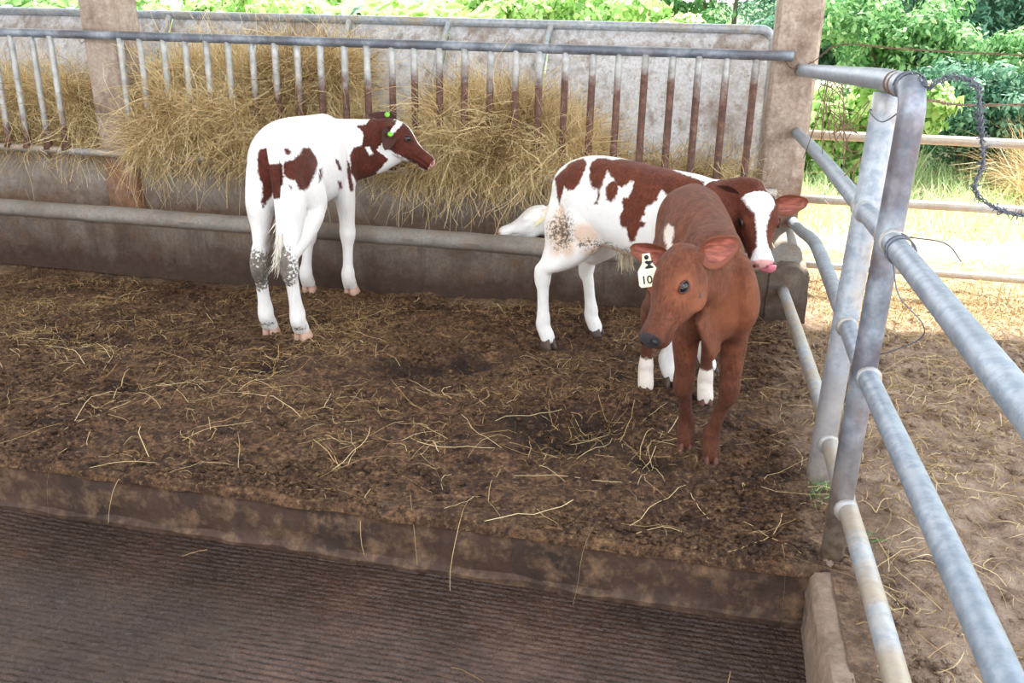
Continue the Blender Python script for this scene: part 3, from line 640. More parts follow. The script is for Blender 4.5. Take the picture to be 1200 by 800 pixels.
def hill():
    xs = np.linspace(-30, 40, 60); ys = np.linspace(20, 70, 20); X, Y = np.meshgrid(xs, ys)
    Z = np.clip((X-1)*.35, 0, 9)*sstep(20, 38, Y)+sstep(20, 60, Y)*2.2+1.0*fbm(X, Y, .3, 3)*sstep(20, 26, Y)-.1
    I = np.arange(X.size).reshape(X.shape); F = np.stack([I[:-1, :-1], I[:-1, 1:], I[1:, 1:], I[1:, :-1]], -1).reshape(-1, 4)
    s = NT('hill_scrub'); a = s.noise(.9, 6, .7); b = s.noise(6, 4, .7)
    c = s.mix(s.ramp(b, (.4, 0.), (.65, .6)), s.ramp(a, (.35, lin(84, 120, 84)), (.65, lin(150, 184, 120))), lin(60, 96, 70)); m = s.done(c, .9, s.bump(b, 1.0, .3))
    o = mesh_obj('hill', np.stack([X, Y, Z], -1).reshape(-1, 3), F, m); tag(o, 'hazy scrub covered slope rising behind the trees', 'hill', kind='structure')
hill()
# unseen roof that shades the pen, its edges and notch cut to steer light
def roof():
    mb = MB(); mb.box((-4.225, 4.2, 4.0), (10.35, 6.1, .06)); mb.box((1.975, 3.77, 4.0), (2.05, 5.24, .06)); o = mb.build('ceiling', m_plain('roof_sheet', lin(200, 200, 198), .7), smooth=False)
    tag(o, 'light sheet roof over the pen above the picture', 'roof', kind='structure')
roof()
# unseen walls added behind the viewer and far left to block low sky light
def light_blockers():
    mb = MB(); mb.box((-3.4, -4.6, 1.9), (13.0, .15, 4.0)); tag(mb.build('light_blocker_front', BACKWALL, smooth=False), 'added unseen wall blocking low sky light behind the viewer', 'wall', kind='structure')
    mb = MB(); mb.box((-9.6, 1.0, 1.9), (.15, 11.0, 4.0)); tag(mb.build('light_blocker_left', BACKWALL, smooth=False), 'added unseen wall blocking sky light far to the left', 'wall', kind='structure')
light_blockers()

# ------------------------------------------------------------------ calves
def unit(v): v = np.array(v, float); return v/(np.linalg.norm(v)+1e-12)
def ering(c, au, av, ru, rv, k=22, egg=0.0, pw=1.0):
    """an elliptic section: au is the upward axis, av the sideways one"""
    th = np.linspace(0, 2*np.pi, k, endpoint=False); c = np.array(c, float); out = []
    for q in th:
        s, co = math.sin(q), math.cos(q); s2 = math.copysign(abs(s)**pw, s); c2 = math.copysign(abs(co)**pw, co)
        out.append(c+au*ru*s2+av*rv*c2*(1+egg*s))
    return out
def limb(mb, pts, ra, rb, fwd, k=16, n=0):
    """a leg: pts, radii fore and aft (ra) and sideways (rb)"""
    A = np.column_stack([np.array(pts, float), ra, rb]); A = spline(A, n) if n else A
    T = np.gradient(A[:, :3], axis=0); rings = []
    for row, t in zip(A, T):
        t = unit(t); f = unit(fwd-t*np.dot(fwd, t)); l = np.cross(t, f); rings.append(ering(row[:3], f, l, max(row[3], .004), max(row[4], .004), k))
    mb.loft(rings)
def blob(mb, c, r, axes=None, k=14):
    axes = np.eye(3) if axes is None else axes; rings = []
    for a in np.linspace(-np.pi/2*.94, np.pi/2*.94, 9):
        rings.append([np.array(c)+axes[0]*r[0]*math.sin(a)+math.cos(a)*(axes[1]*r[1]*math.cos(q)+axes[2]*r[2]*math.sin(q)) for q in np.linspace(0, 2*np.pi, k, endpoint=False)])
    mb.loft(rings)

HEAD = [  # along the head, top, bottom, half width, egg  (in head lengths)
    (-.10, -.08, -.28, .11, .0), (-.05, -.01, -.36, .175, .0), (.03, .04, -.42, .222, .05), (.13, .07, -.475, .255, .10), (.24, .07, -.515, .272, .16), (.36, .04, -.53, .272, .20), (.47, -.015, -.50, .240, .20),
    (.58, -.06, -.455, .205, .10), (.69, -.085, -.40, .170, .02), (.80, -.09, -.375, .160, -.02), (.89, -.092, -.368, .168, -.05), (.95, -.105, -.355, .164, -.05), (1.0, -.145, -.315, .128, .0), (1.02, -.185, -.27, .065, .0)]

class Calf:
    def __init__(s, name, label, base, yaw, S, lx=1.0, tilt=0.0, zo=0.0, voxel=.0058):
        s.base = np.array([base[0], base[1], 0.0]); s.yaw = yaw; s.S = S; s.lx = lx; s.tilt = tilt; s.zo = zo; s.vox = voxel
        s.X = np.array([math.cos(yaw), math.sin(yaw), 0]); s.Y = np.array([-math.sin(yaw), math.cos(yaw), 0]); s.Z = np.array([0, 0, 1.])
        s.root = thing(name, label, 'calf', tuple(s.base)); s.mb = MB(); s.hooves = []; s.ops = []
    def P(s, x, y, z): return (s.X*x*s.lx+s.Y*y+s.Z*(z+s.tilt*x+s.zo))*s.S
    def W(s, p): return np.array(p, float)-s.base            # world to calf
    def torso(s, st, zoff=0.0):
        rings = [ering(s.P(x, y, (zt+zb)/2), s.Z, s.Y, (zt-zb)/2*s.S, hw*s.S, 28, egg, pw) for x, y, zt, zb, hw, egg, pw in spline(np.array(st), 34)]
        s.mb.loft(rings)
    def front_leg(s, side, hoof, knee=(0, 0, 0), toe=None):
        H = s.W(hoof); S = s.S; up = s.Z*S
        sh = s.P(.37, side*.070, .86); pt = s.P(.43, side*.095, .70); el = s.P(.335, side*.095, .555)
        cor = H+up*.045; fet = H+up*.125-s.X*S*.03
        kn = el+(fet-el)*.50+s.X*S*(.022+knee[0])+s.Y*S*knee[1]; mid = (el+kn)/2+s.X*S*.008
        limb(s.mb, [sh, (sh+pt)/2+s.X*S*.02, pt, el], np.array([.06, .115, .11, .075])*S, np.array([.035, .055, .060, .048])*S, s.X, 18, 10)
        c1 = kn+(fet-kn)*.35; c2 = kn+(fet-kn)*.75
        limb(s.mb, [el+up*.09, el, mid, kn+up*.045, kn, kn-up*.045, c1, c2, fet+up*.015, fet-up*.02, cor+up*.012, cor-up*.012], np.array([.076, .076, .056, .045, .048, .041, .032, .031, .040, .040, .040, .036])*S,
             np.array([.052, .056, .046, .042, .045, .038, .029, .028, .037, .037, .039, .036])*S, s.X, 16, 30)
        s.hooves.append((H, unit(toe) if toe is not None else s.X))
    def hind_leg(s, side, hoof, hock=(0, 0, 0), toe=None):
        H = s.W(hoof); S = s.S; up = s.Z*S
        hip = s.P(-.33, side*.075, .83); st = s.P(-.215, side*.108, .575); pin = s.P(-.43, side*.07, .80)
        cor = H+up*.045; fet = H+up*.13-s.X*S*.035
        hk = H+up*.385-s.X*S*(.085-hock[0])+s.Y*S*hock[1]
        if hock[2]: hk = hk+up*hock[2]
        gas = st*.42+hk*.58+s.X*S*.0
        limb(s.mb, [hip+up*.03, hip*.55+st*.45, st+up*.02, st-up*.05], np.array([.13, .135, .095, .05])*S, np.array([.055, .068, .062, .035])*S, s.X, 18, 12)
        limb(s.mb, [pin, pin*.62+hk*.38+s.X*S*.035, pin*.35+hk*.65+s.X*S*.035, hk+up*.05+s.X*S*.006], np.array([.06, .095, .062, .030])*S, np.array([.05, .066, .046, .022])*S, s.X, 16, 12)
        m1 = hk+(fet-hk)*.3; m2 = hk+(fet-hk)*.7
        limb(s.mb, [st+s.X*S*-.03, (st+gas)/2, gas, hk+up*.04+s.X*S*.012, hk, hk-up*.05, m1, m2, fet+up*.015, fet-up*.02, cor+up*.012, cor-up*.012],
             np.array([.08, .072, .052, .047, .051, .043, .034, .032, .040, .039, .039, .036])*S, np.array([.064, .058, .043, .037, .040, .036, .030, .029, .037, .037, .039, .036])*S, s.X, 16, 30)
        blob(s.mb, hk-s.X*S*.022+up*.02, np.array([.030, .020, .022])*S, np.array([s.Z, s.X, s.Y]))
        s.hooves.append((H, unit(toe) if toe is not None else s.X))
    def neck(s, pts, rv, rl, lat1):
        """pts world, from inside the shoulders to the poll; rv deep, rl wide; lat1 the head's sideways axis"""
        Q = np.array([s.W(p) for p in pts]); A = spline(np.column_stack([Q, rv, rl]), 16); T = np.gradient(A[:, :3], axis=0); rings = []
        for i, (row, t) in enumerate(zip(A, T)):
            k = i/(len(A)-1); l = s.Y*(1-k)+np.array(lat1)*k; t = unit(t); l = unit(l-t*np.dot(l, t)); u = np.cross(t, l); rings.append(ering(row[:3], u, l, row[3], row[4], 22, -.12))
        s.mb.loft(rings)
    def head(s, poll, f, u, L, tongue=False):
        s.hp = s.W(poll); s.hf = unit(f); s.hu = unit(np.array(u)-s.hf*np.dot(u, s.hf)); s.hl = np.cross(s.hu, s.hf); s.L = L; rings = []
        for a, t, b, w_, e in spline(np.array(HEAD), 30):
            rings.append(ering(s.hp+(s.hf*a+s.hu*(t+b)/2)*L, s.hu, s.hl, (t-b)/2*L, w_*L, 26, e, .88))
        s.mb.loft(rings)
        for y in (-1, 1):
            blob(s.mb, s.H(.385, y*.208, -.085), np.array([.10, .065, .07])*L, np.array([s.hf, s.hl, s.hu]))       # brow and orbit
            blob(s.mb, s.H(.38, y*.165, -.385), np.array([.15, .065, .10])*L, np.array([s.hf, s.hl, s.hu]))        # cheek
            blob(s.mb, s.H(.92, y*.100, -.18), np.array([.062, .062, .066])*L, np.array([s.hf, s.hl, s.hu]))        # nostril wing
            blob(s.mb, s.H(.04, y*.225, -.13), np.array([.06, .055, .06])*L, np.array([s.hf, s.hl, s.hu]))         # ear root
        blob(s.mb, s.H(.85, 0, -.36), np.array([.12, .10, .042])*L, np.array([s.hf, s.hl, s.hu]))                 # chin
        blob(s.mb, s.H(.02, 0, .0), np.array([.08, .10, .05])*L, np.array([s.hf, s.hl, s.hu]))                     # poll
    def H(s, a, y, z): return s.hp+(s.hf*a+s.hl*y+s.hu*z)*s.L
    def toH(s, V): d = (V-s.hp)/s.L; return np.stack([d@s.hf, d@s.hl, d@s.hu], -1)
    def toB(s, V): d = V/s.S; return np.stack([d@s.X, d@s.Y, d@s.Z], -1)
    def finish(s, coatfn, mat, smooth_it=14):
        tmp = s.mb.build('tmp', None)
        md = tmp.modifiers.new('r', 'REMESH'); md.mode = 'VOXEL'; md.voxel_size = s.vox; md.adaptivity = 0
        ev = tmp.evaluated_get(bpy.context.evaluated_depsgraph_get()); me = ev.to_mesh()
        V = np.empty(len(me.vertices)*3, np.float32); me.vertices.foreach_get('co', V); V = V.reshape(-1, 3).astype(float)
        F = np.empty(len(me.loops), np.int32); me.loops.foreach_get('vertex_index', F); F = F.reshape(-1, 4)
        E = np.empty(len(me.edges)*2, np.int32); me.edges.foreach_get('vertices', E); E = E.reshape(-1, 2)
        ev.to_mesh_clear(); tm = tmp.data; bpy.data.objects.remove(tmp); bpy.data.meshes.remove(tm)
        n = len(V); deg = np.bincount(E.ravel(), minlength=n)[:, None]
        hs = s.toH(V); inhead = (hs[:, 0] > .02) & (hs[:, 0] < 1.2) & (np.abs(hs[:, 1]) < .4) & (hs[:, 2] > -.6) & (hs[:, 2] < .3)
        low = V[:, 2] < .5*s.S; wt = np.where(inhead, .35, np.where(low, .45, 1.0))[:, None]*.55
        for it in range(smooth_it):
            acc = np.stack([np.bincount(E[:, 0], V[E[:, 1], c], n)+np.bincount(E[:, 1], V[E[:, 0], c], n) for c in range(3)], -1)/deg
            V = V+(acc-V)*wt
        def normals():
            a = V[F[:, 2]]-V[F[:, 0]]; b = V[F[:, 3]]-V[F[:, 1]]; fn = np.cross(a, b); N = np.stack([sum(np.bincount(F[:, k], fn[:, c], n) for k in range(4)) for c in range(3)], -1)
            return N/(np.linalg.norm(N, axis=1)[:, None]+1e-12)
        N = normals(); h = s.toH(V); b = s.toB(V); disp = np.zeros(n)
        for y in (-1, 1):          # nostrils, eye sockets, corner of the mouth
            d = (h-[.975, y*.098, -.195])/[.05, .034, .030]; disp -= .05*s.L*np.exp(-(d**2).sum(1))
            d = (h-[.40, y*.262, -.115])/[.075, .08, .048]; disp -= .022*s.L*np.exp(-(d**2).sum(1))
        q = inhead & (h[:, 0] > .62) & (h[:, 0] < 1.06); ml = -.300+.02*np.sin((h[:, 0]-.6)*6)
        disp -= np.where(q, .026*s.L*np.exp(-((h[:, 2]-ml)/.020)**2)*sstep(.62, .72, h[:, 0]), 0)
        for c, r, dep in s.ops:
            d = (b-np.array(c))/np.array(r); disp += dep*s.S*np.exp(-(d**2).sum(1))
        disp += np.where(inhead, 0, .0012*s.S*fbm(b[:, 0]+b[:, 1]*.7, b[:, 2], 30, 2))
        V = V+N*disp[:, None]; N = normals()
        at = coatfn(s, V, N, s.toH(V), s.toB(V), inhead)
        for k_ in ('points', 'pale'): at.setdefault(k_, np.zeros(n))
        o = mesh_obj('body', V, F, mat, s.root, True, at); s.body = o; s.V = V; s.N = N
        return o
    def add_hooves(s, mat):
        for H, f in s.hooves:
            l = unit(np.cross(s.Z, f)); S = s.S; mb = MB()
            for y in (-1, 1):
                rings = []
                for z, fw, ra, rb, off in ((.060, .0, .030, .016, .014), (.045, .004, .034, .0185, .0165), (.02, .010, .041, .021, .019), (-.012, .016, .046, .022, .021)):
                    c = H+s.Z*S*z+f*S*fw+l*S*off*y; th = np.linspace(0, 2*np.pi, 14, endpoint=False)
                    rings.append([c+f*S*ra*(math.cos(q)*(1.12 if math.cos(q) > 0 else .8))+l*S*rb*math.sin(q)*(1-.35*max(0, math.cos(q))) for q in th])
                mb.loft(rings[::-1])
            mb.build('hoof', mat, s.root)
    def add_eyes(s, side=(1, -1), lid=None):
        L = s.L
        for y in side:
            c = s.H(.40, y*.232, -.115); mb = MB(); blob(mb, c, np.array([.062, .062, .062])*L, np.array([s.hl, s.hf, s.hu]), 18)
            e = mb.build('eye', EYE, s.root)
            out = unit(s.hl*y+s.hf*.18+s.hu*.12); a = unit(s.hf-out*np.dot(s.hf, out)); bb = np.cross(out, a); mb = MB()
            q = np.linspace(0, 2*np.pi, 24, endpoint=True)
            ring = np.array([c+out*L*(.046-.018*math.cos(t)**2)+a*L*.066*math.cos(t)+bb*L*.044*math.sin(t) for t in q]); mb.tube(ring, .0105*L, 8, False); mb.build('eyelid', lid or LID, e)
    def add_nostrils(s, mat):
        for y in (-1, 1):
            mb = MB(); blob(mb, s.H(.972, y*.100, -.20), np.array([.034, .030, .040])*s.L, np.array([s.hf, unit(s.hl*.8+s.hu*.6*y), unit(s.hu-s.hl*.6*y)])); mb.build('nostril', mat, s.root)
    def ear(s, side, d, n, Le, Wd, mats, root=None):
        d = unit(d); n = unit(np.array(n)-d*np.dot(n, d)); sd_ = np.cross(d, n); b0 = s.H(.05, side*.225, -.14) if root is None else s.H(*root)
        nu, nv = 18, 13; V = []; F = []; M = []
        for layer in (0, 1):
            for i in range(nu):
                t = i/(nu-1); w_ = Wd/2*(.30+.70*math.sin(math.pi*min(1, t*1.02)**.72)**.9)*(1 if t < .9 else math.sqrt(max(0, 1-((t-.9)/.1)**2))*.9+.1)
                if t > .985: w_ *= .45
                for j in range(nv):
                    v = -1+2*j/(nv-1); cup = .62*(1-t*.55); p = b0+d*Le*t+sd_*w_*v+n*(w_*cup*v*v-(w_*cup)*.35)
                    p = p-s.Z*0+n*(-.10*Le*t*t)
                    if layer: p = p-n*(.0055*(1-abs(v)**6)*(1-.6*t)+.0006)
                    V.append(p)
        m = nu*nv
        for i in range(nu-1):
            for j in range(nv-1):
                q = i*nv+j; F.append((q, q+nv, q+nv+1, q+1)); M.append(1 if (1 < j < nv-3 and 2 < i < nu-3) else 0); F.append((m+q, m+q+1, m+q+nv+1, m+q+nv)); M.append(0)
        for i in range(nu-1):
            for j in (0, nv-1):
                q = i*nv+j; F.append((q, m+q, m+q+nv, q+nv) if j == 0 else (q+nv, m+q+nv, m+q, q)); M.append(0)
        for j in range(nv-1):
            q = (nu-1)*nv+j; F.append((q, m+q, m+q+1, q+1)); M.append(0); F.append((j+1, m+j+1, m+j, j)); M.append(0)
        o = mesh_obj('ear', V, F, list(mats), s.root, True, None, None, M)
        return o, b0, d, n, sd_
    def tail(s, pts, rad, mat, tint_fn=None, tuft=None):
        mb = MB(); P = spline([s.W(p) for p in pts], 22); mb.tube(P, np.interp(np.linspace(0, 1, 22), np.linspace(0, 1, len(rad)), rad), 12)
        o = mb.build('tail', mat, s.root); V = np.array(mb.V)
        a = o.data.attributes.new('patch', 'FLOAT', 'POINT'); a.data.foreach_set('value', np.array([tint_fn(v) if tint_fn else -1 for v in V], dtype=np.float32))
        if tuft:
            e = P[-1]; n = 260; rg = np.random.default_rng(4); P0 = P[rg.integers(15, 22, n)]+rg.normal(size=(n, 3))*.007; D = np.tile(unit(P[-1]-P[-4]), (n, 1))+rg.normal(size=(n, 3))*.28
            V, F, T = strand_mesh(strands(P0, D, rg.uniform(.05, tuft, n), np.full(n, .0045), .12, .12, 5, rg, True), np.clip(.6+.25*rg.normal(size=n), 0, 1))
            t = mesh_obj('switch', V, F, TUFT, o, True, {'tint': T}); t['kind'] = 'stuff'
        return o

def m_coat(name, white, brown, brown2, nose, edge=.010, leg_dark=None):
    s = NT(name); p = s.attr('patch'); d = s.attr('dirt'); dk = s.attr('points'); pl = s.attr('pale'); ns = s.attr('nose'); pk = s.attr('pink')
    f = s.noise(70, 4, .7); g = s.noise(22, 5, .65)
    e = s.math('ADD', p, s.math('MULTIPLY_ADD', f, edge*2.4, -edge*1.2)); e = s.math('ADD', e, s.math('MULTIPLY_ADD', g, edge*2.0, -edge))
    m = s.ramp(s.math('MULTIPLY_ADD', e, 1/.012, .5), (0.15, 0.0), (.85, 1.0))
    hair = s.noise(120, 5, .75, dist=.4, stretch=(1, 1, .35))
    br = s.mix(s.ramp(g, (.35, 0.), (.68, 1.)), brown, brown2); br = s.mix(s.ramp(hair, (.36, .65), (.58, 0.)), br, tuple(x*.45 for x in brown[:3]))
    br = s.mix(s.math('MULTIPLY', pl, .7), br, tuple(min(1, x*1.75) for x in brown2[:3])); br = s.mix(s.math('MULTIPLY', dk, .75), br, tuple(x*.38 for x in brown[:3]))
    wh = s.mix(s.ramp(hair, (.34, .16), (.55, 0.)), white, tuple(x*.62 for x in white[:3]))
    wh = s.mix(s.ramp(s.math('ADD', pk, s.math('MULTIPLY_ADD', g, .5, -.25)), (.35, 0.), (.8, .62)), wh, lin(214, 170, 128))
    c = s.mix(m, wh, br)
    c = s.mix(s.ramp(s.math('MULTIPLY', d, s.ramp(f, (.36, .25), (.6, 1.15))), (.28, 0.), (.5, .92)), c, s.ramp(g, (.35, lin(58, 50, 42)), (.65, lin(118, 106, 88))))
    c = s.mix(s.ramp(s.math('ADD', ns, s.math('MULTIPLY_ADD', g, .3, -.15)), (.42, 0.), (.58, 1.)), c, nose)
    n = s.bump(hair, .7, .009); n = s.bump(g, .3, .016, n)
    r = s.mix(ns, (.72,)*3, (.32,)*3)
    return s.done(c, r, n, spec=.25, Sheen_Weight=.06, Sheen_Roughness=.4)
def m_eye():
    s = NT('calf_eye'); return s.done(s.ramp(s.noise(20, 2, .5), (.3, lin(16, 12, 14)), (.8, lin(34, 30, 38))), .06, spec=.7)
EYE = m_eye(); NOSTRIL = m_plain('nostril_dark', lin(24, 18, 18), .5); NOSTRIL_PINK = m_plain('nostril_pink', lin(122, 70, 68), .5); LID = m_plain('eyelid_skin', lin(58, 34, 26), .5); TUFT = m_strand('tail_hair', ((0., lin(196, 180, 150)), (.6, lin(236, 230, 214)), (1., lin(248, 246, 240))))
HOOF_PINK = m_plain('hoof_pale', lin(214, 176, 156), .5); HOOF_DARK = m_plain('hoof_dark', lin(84, 66, 56), .5); HOOF_BROWN = m_plain('hoof_brown', lin(96, 58, 44), .6)
WHITE = lin(246, 245, 242); COAT_A = m_coat('coat_white_and_dark_brown', WHITE, lin(78, 34, 24), lin(104, 50, 36), lin(226, 178, 168))
COAT_B = m_coat('coat_white_and_chestnut', WHITE, lin(92, 44, 28), lin(120, 62, 42), lin(232, 178, 172))
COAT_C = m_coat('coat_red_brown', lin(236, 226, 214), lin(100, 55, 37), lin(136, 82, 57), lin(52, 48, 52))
COAT_D = m_coat('coat_white', WHITE, lin(92, 44, 28), lin(120, 62, 42), lin(226, 178, 168))
def m_ear():
    s = NT('ear_inside_pink'); n = s.noise(34, 5, .6, stretch=(.5, 1, 2.2)); return s.done(s.ramp(n, (.34, lin(96, 46, 36)), (.52, lin(150, 82, 66)), (.7, lin(182, 112, 92))), .65, s.bump(n, .5, .006))
EAR_IN = m_ear(); EAR_A = m_plain('ear_back_dark', lin(66, 30, 22), .7); EAR_C = m_plain('ear_back_brown', lin(122, 66, 44), .7)

def polysdf(pts, x, y):
    """signed distance to a closed polygon, inside positive"""
    pts = np.array(pts, float); d = np.full(len(x), 1e9); ins = np.zeros(len(x), bool)
    for a, b in zip(pts, np.roll(pts, -1, axis=0)):
        e = b-a; wx = x-a[0]; wy = y-a[1]; t = np.clip((wx*e[0]+wy*e[1])/(e@e+1e-12), 0, 1); d = np.minimum(d, (wx-e[0]*t)**2+(wy-e[1]*t)**2)
        c = ((a[1] <= y) & (b[1] > y) | (b[1] <= y) & (a[1] > y)); xx = a[0]+(y-a[1])/(b[1]-a[1]+1e-12)*(b[0]-a[0]); ins ^= c & (x < xx)
    return np.where(ins, 1, -1)*np.sqrt(d)
def gz(x, y): return float(ground_h(np.array([x]), np.array([y]))[0])
# body stations: along the body, sideways, top, bottom, half width, egg, squareness
TORSO = [(-.50, 0, .87, .77, .06, 0, 1), (-.47, 0, .92, .69, .11, .05, .95), (-.40, 0, .96, .61, .142, .05, .92), (-.30, 0, .985, .565, .157, .0, .9), (-.18, 0, .988, .545, .155, -.05, .9), (-.04, 0, .980, .535, .156, -.12, .92), (.10, 0, .970, .52, .162, -.15, .95),
         (.23, 0, .962, .515, .152, -.12, .95), (.34, 0, .955, .52, .133, -.05, 1.), (.43, 0, .925, .545, .118, .0, 1.), (.50, 0, .87, .59, .095, 0, 1.), (.545, 0, .80, .65, .05, 0, 1.)]

def head_marks(h, inhead):
    """muzzle mask in head space"""
    return np.where(inhead, sstep(.86, .93, h[:, 0]+.25*np.maximum(0, -h[:, 2]-.26)), 0)
def patches(polys, c, pd, V, N, default=-.06):
    """polys: (colour +1 brown / -1 white, 2d outline) on a plane through the calf facing direction pd; only for the skin on that side"""
    pd = unit(pd); ex = unit(np.cross([0, 0, 1.], pd)); ey = np.cross(pd, ex); D = V-np.array(c); x = D@ex; y = D@ey
    f = np.full(len(V), default)
    for sgn, pts in polys:
        q = polysdf(pts, x, y); f = np.maximum(f, q) if sgn > 0 else np.minimum(f, -q)
    return f

# ---- the white calf eating hay, seen from behind
def calf_a():
    c = Calf('calf', 'white calf with dark brown patches eating hay, its rump to the viewer', (-1.89, 4.0), R(96.4), .97)
    c.torso([(x, y, t, b_, w_*.90, e, p) for x, y, t, b_, w_, e, p in TORSO])
    hv = [(-1.94, 3.63), (-1.755, 3.575), (-2.085, 4.37), (-1.845, 4.38)]; hv = [(x, y, gz(x, y)-.006) for x, y in hv]
    c.hind_leg(1, hv[0], (.0, -.005, 0), (.05, 1, 0)); c.hind_leg(-1, hv[1], (.0, .005, 0), (.25, 1, 0)); c.front_leg(1, hv[2], toe=(0, 1, 0)); c.front_leg(-1, hv[3], toe=(.3, 1, 0))
    f, u = np.array([.826, .021, -.563]), np.array([.514, .301, .803])
    c.head((-1.638, 4.58, .874), f, u, .295)
    c.neck([(-1.93, 4.25, .735), (-1.86, 4.42, .73), (-1.745, 4.53, .745), (-1.62, 4.58, .785)], [.175, .165, .145, .115], [.095, .09, .08, .07], c.hl)
    c.ops += [((-.20, -.12, .84), (.07, .06, .07), -.018), ((-.20, .12, .84), (.07, .06, .07), -.018), ((-.46, 0, .78), (.06, .025, .14), -.02), ((.20, -.16, .70), (.03, .1, .14), -.006)]
    PD = unit((.43, -.9, .28)); CC = (0, 0, .62)
    def coat(s, V, N, h, b, inh):
        f_ = patches(PATCH_A, CC, PD, V, N)
        far = (N@PD) < -.15; f_ = np.where(far & ~inh, np.where(b[:, 0] > .30, .05, -.05)*np.where(V[:, 2] > .62, 1, -1), f_)
        f_ = np.where((V[:, 0] > .13) & (V[:, 0] < .25) & (V[:, 1] > .36) & (V[:, 2] > .76), np.maximum(f_, .03), f_)
        # legs stay white, face from its own marks
        hd = np.minimum.reduce([h[:, 0]-.10, .95-h[:, 0]]); blaze = .075+.03*np.sin(h[:, 0]*5)
        face = np.minimum(np.abs(h[:, 1])-np.where(h[:, 2] > -.16, blaze, 0), .5)*s.L; face = np.minimum(face, (h[:, 0]-.16+.5*np.maximum(0, -h[:, 2]-.2)*0)*s.L); face = np.minimum(face, (h[:, 2]+.50-.14*h[:, 0])*s.L)
        f_ = np.where(inh & (h[:, 0] > .08), face, f_)
        dirt = np.zeros(len(V))
        for H, _ in s.hooves[:2]:
            lft = .03 if H is s.hooves[1][0] else .0; d = (V-(H+s.Z*(.34+lft)-s.X*.10+s.Y*lft))/[.055 if lft else .07, .08, .085]; dirt = np.maximum(dirt, np.exp(-(d**2).sum(1))*1.6)
            d = (V-(H+s.Z*.075-s.X*.03))/[.05, .05, .02]; dirt = np.maximum(dirt, np.exp(-(d**2).sum(1))*.7)
        d = (V-(s.hooves[2][0]+s.Z*.075))/[.05, .05, .02]; dirt = np.maximum(dirt, np.exp(-(d**2).sum(1))*.7)
        d = (V-(s.hooves[3][0]+s.Z*.075))/[.05, .05, .02]; dirt = np.maximum(dirt, np.exp(-(d**2).sum(1))*.7)
        nose = np.where(inh, sstep(.955, .99, h[:, 0]), 0)
        pink = np.exp(-((b-[-.36, 0, .5])/[.1, .06, .1])**2).prod(1)
        return {'patch': f_, 'dirt': dirt, 'nose': nose, 'pink': pink}
    c.finish(coat, COAT_A); c.add_hooves(HOOF_PINK); c.add_eyes(); c.add_nostrils(NOSTRIL_PINK)
    o, b0, d, n, sd_ = c.ear(-1, (.05, -.70, -.70), (.62, -.74, .25), .135, .085, (EAR_A, EAR_A))
    green = m_plain('green_tag', lin(126, 214, 60), .4)
    def button(ear_o, p, nn):
        mb = MB(); mb.tube([p-nn*.006, p+nn*.004, p+nn*.007], [.013, .014, .010], 16); t = mb.build('ear_tag', green, c.root); t['label'] = 'round green ear tag'
        mb = MB(); mb.tube([p+nn*.006, p+nn*.011], [.005, .004], 10); mb.build('tag_stud', green, t)
    button(o, b0+d*.05+n*.012, n)
    o, b0, d, n, sd_ = c.ear(1, (-.95, .10, .22), (.35, -.55, .75), .165, .075, (EAR_A, EAR_A), (-.02, .15, .01))
    button(o, b0+d*.045+n*.016+np.array([0, -.01, .01]), unit((.2, -.9, .4)))
    W = lambda x, y, z: tuple(c.P(x, y, z)+c.base)
    tl = c.tail([W(-.44, -.015, .91), W(-.48, -.025, .885), W(-.505, -.035, .80), W(-.51, -.04, .68), W(-.51, -.04, .52), W(-.515, -.03, .40)], [.030, .027, .020, .016, .0145, .013], COAT_A, lambda v: min(v[2]-.655, .80-v[2]), .10)
    mb = MB(); blob(mb, c.P(-.36, .0, .50), np.array([.05, .035, .032])*c.S, np.array([c.Z, c.X, c.Y])); mb.build('scrotum', m_plain('pink_skin', lin(196, 128, 96), .6), c.root)
    return c

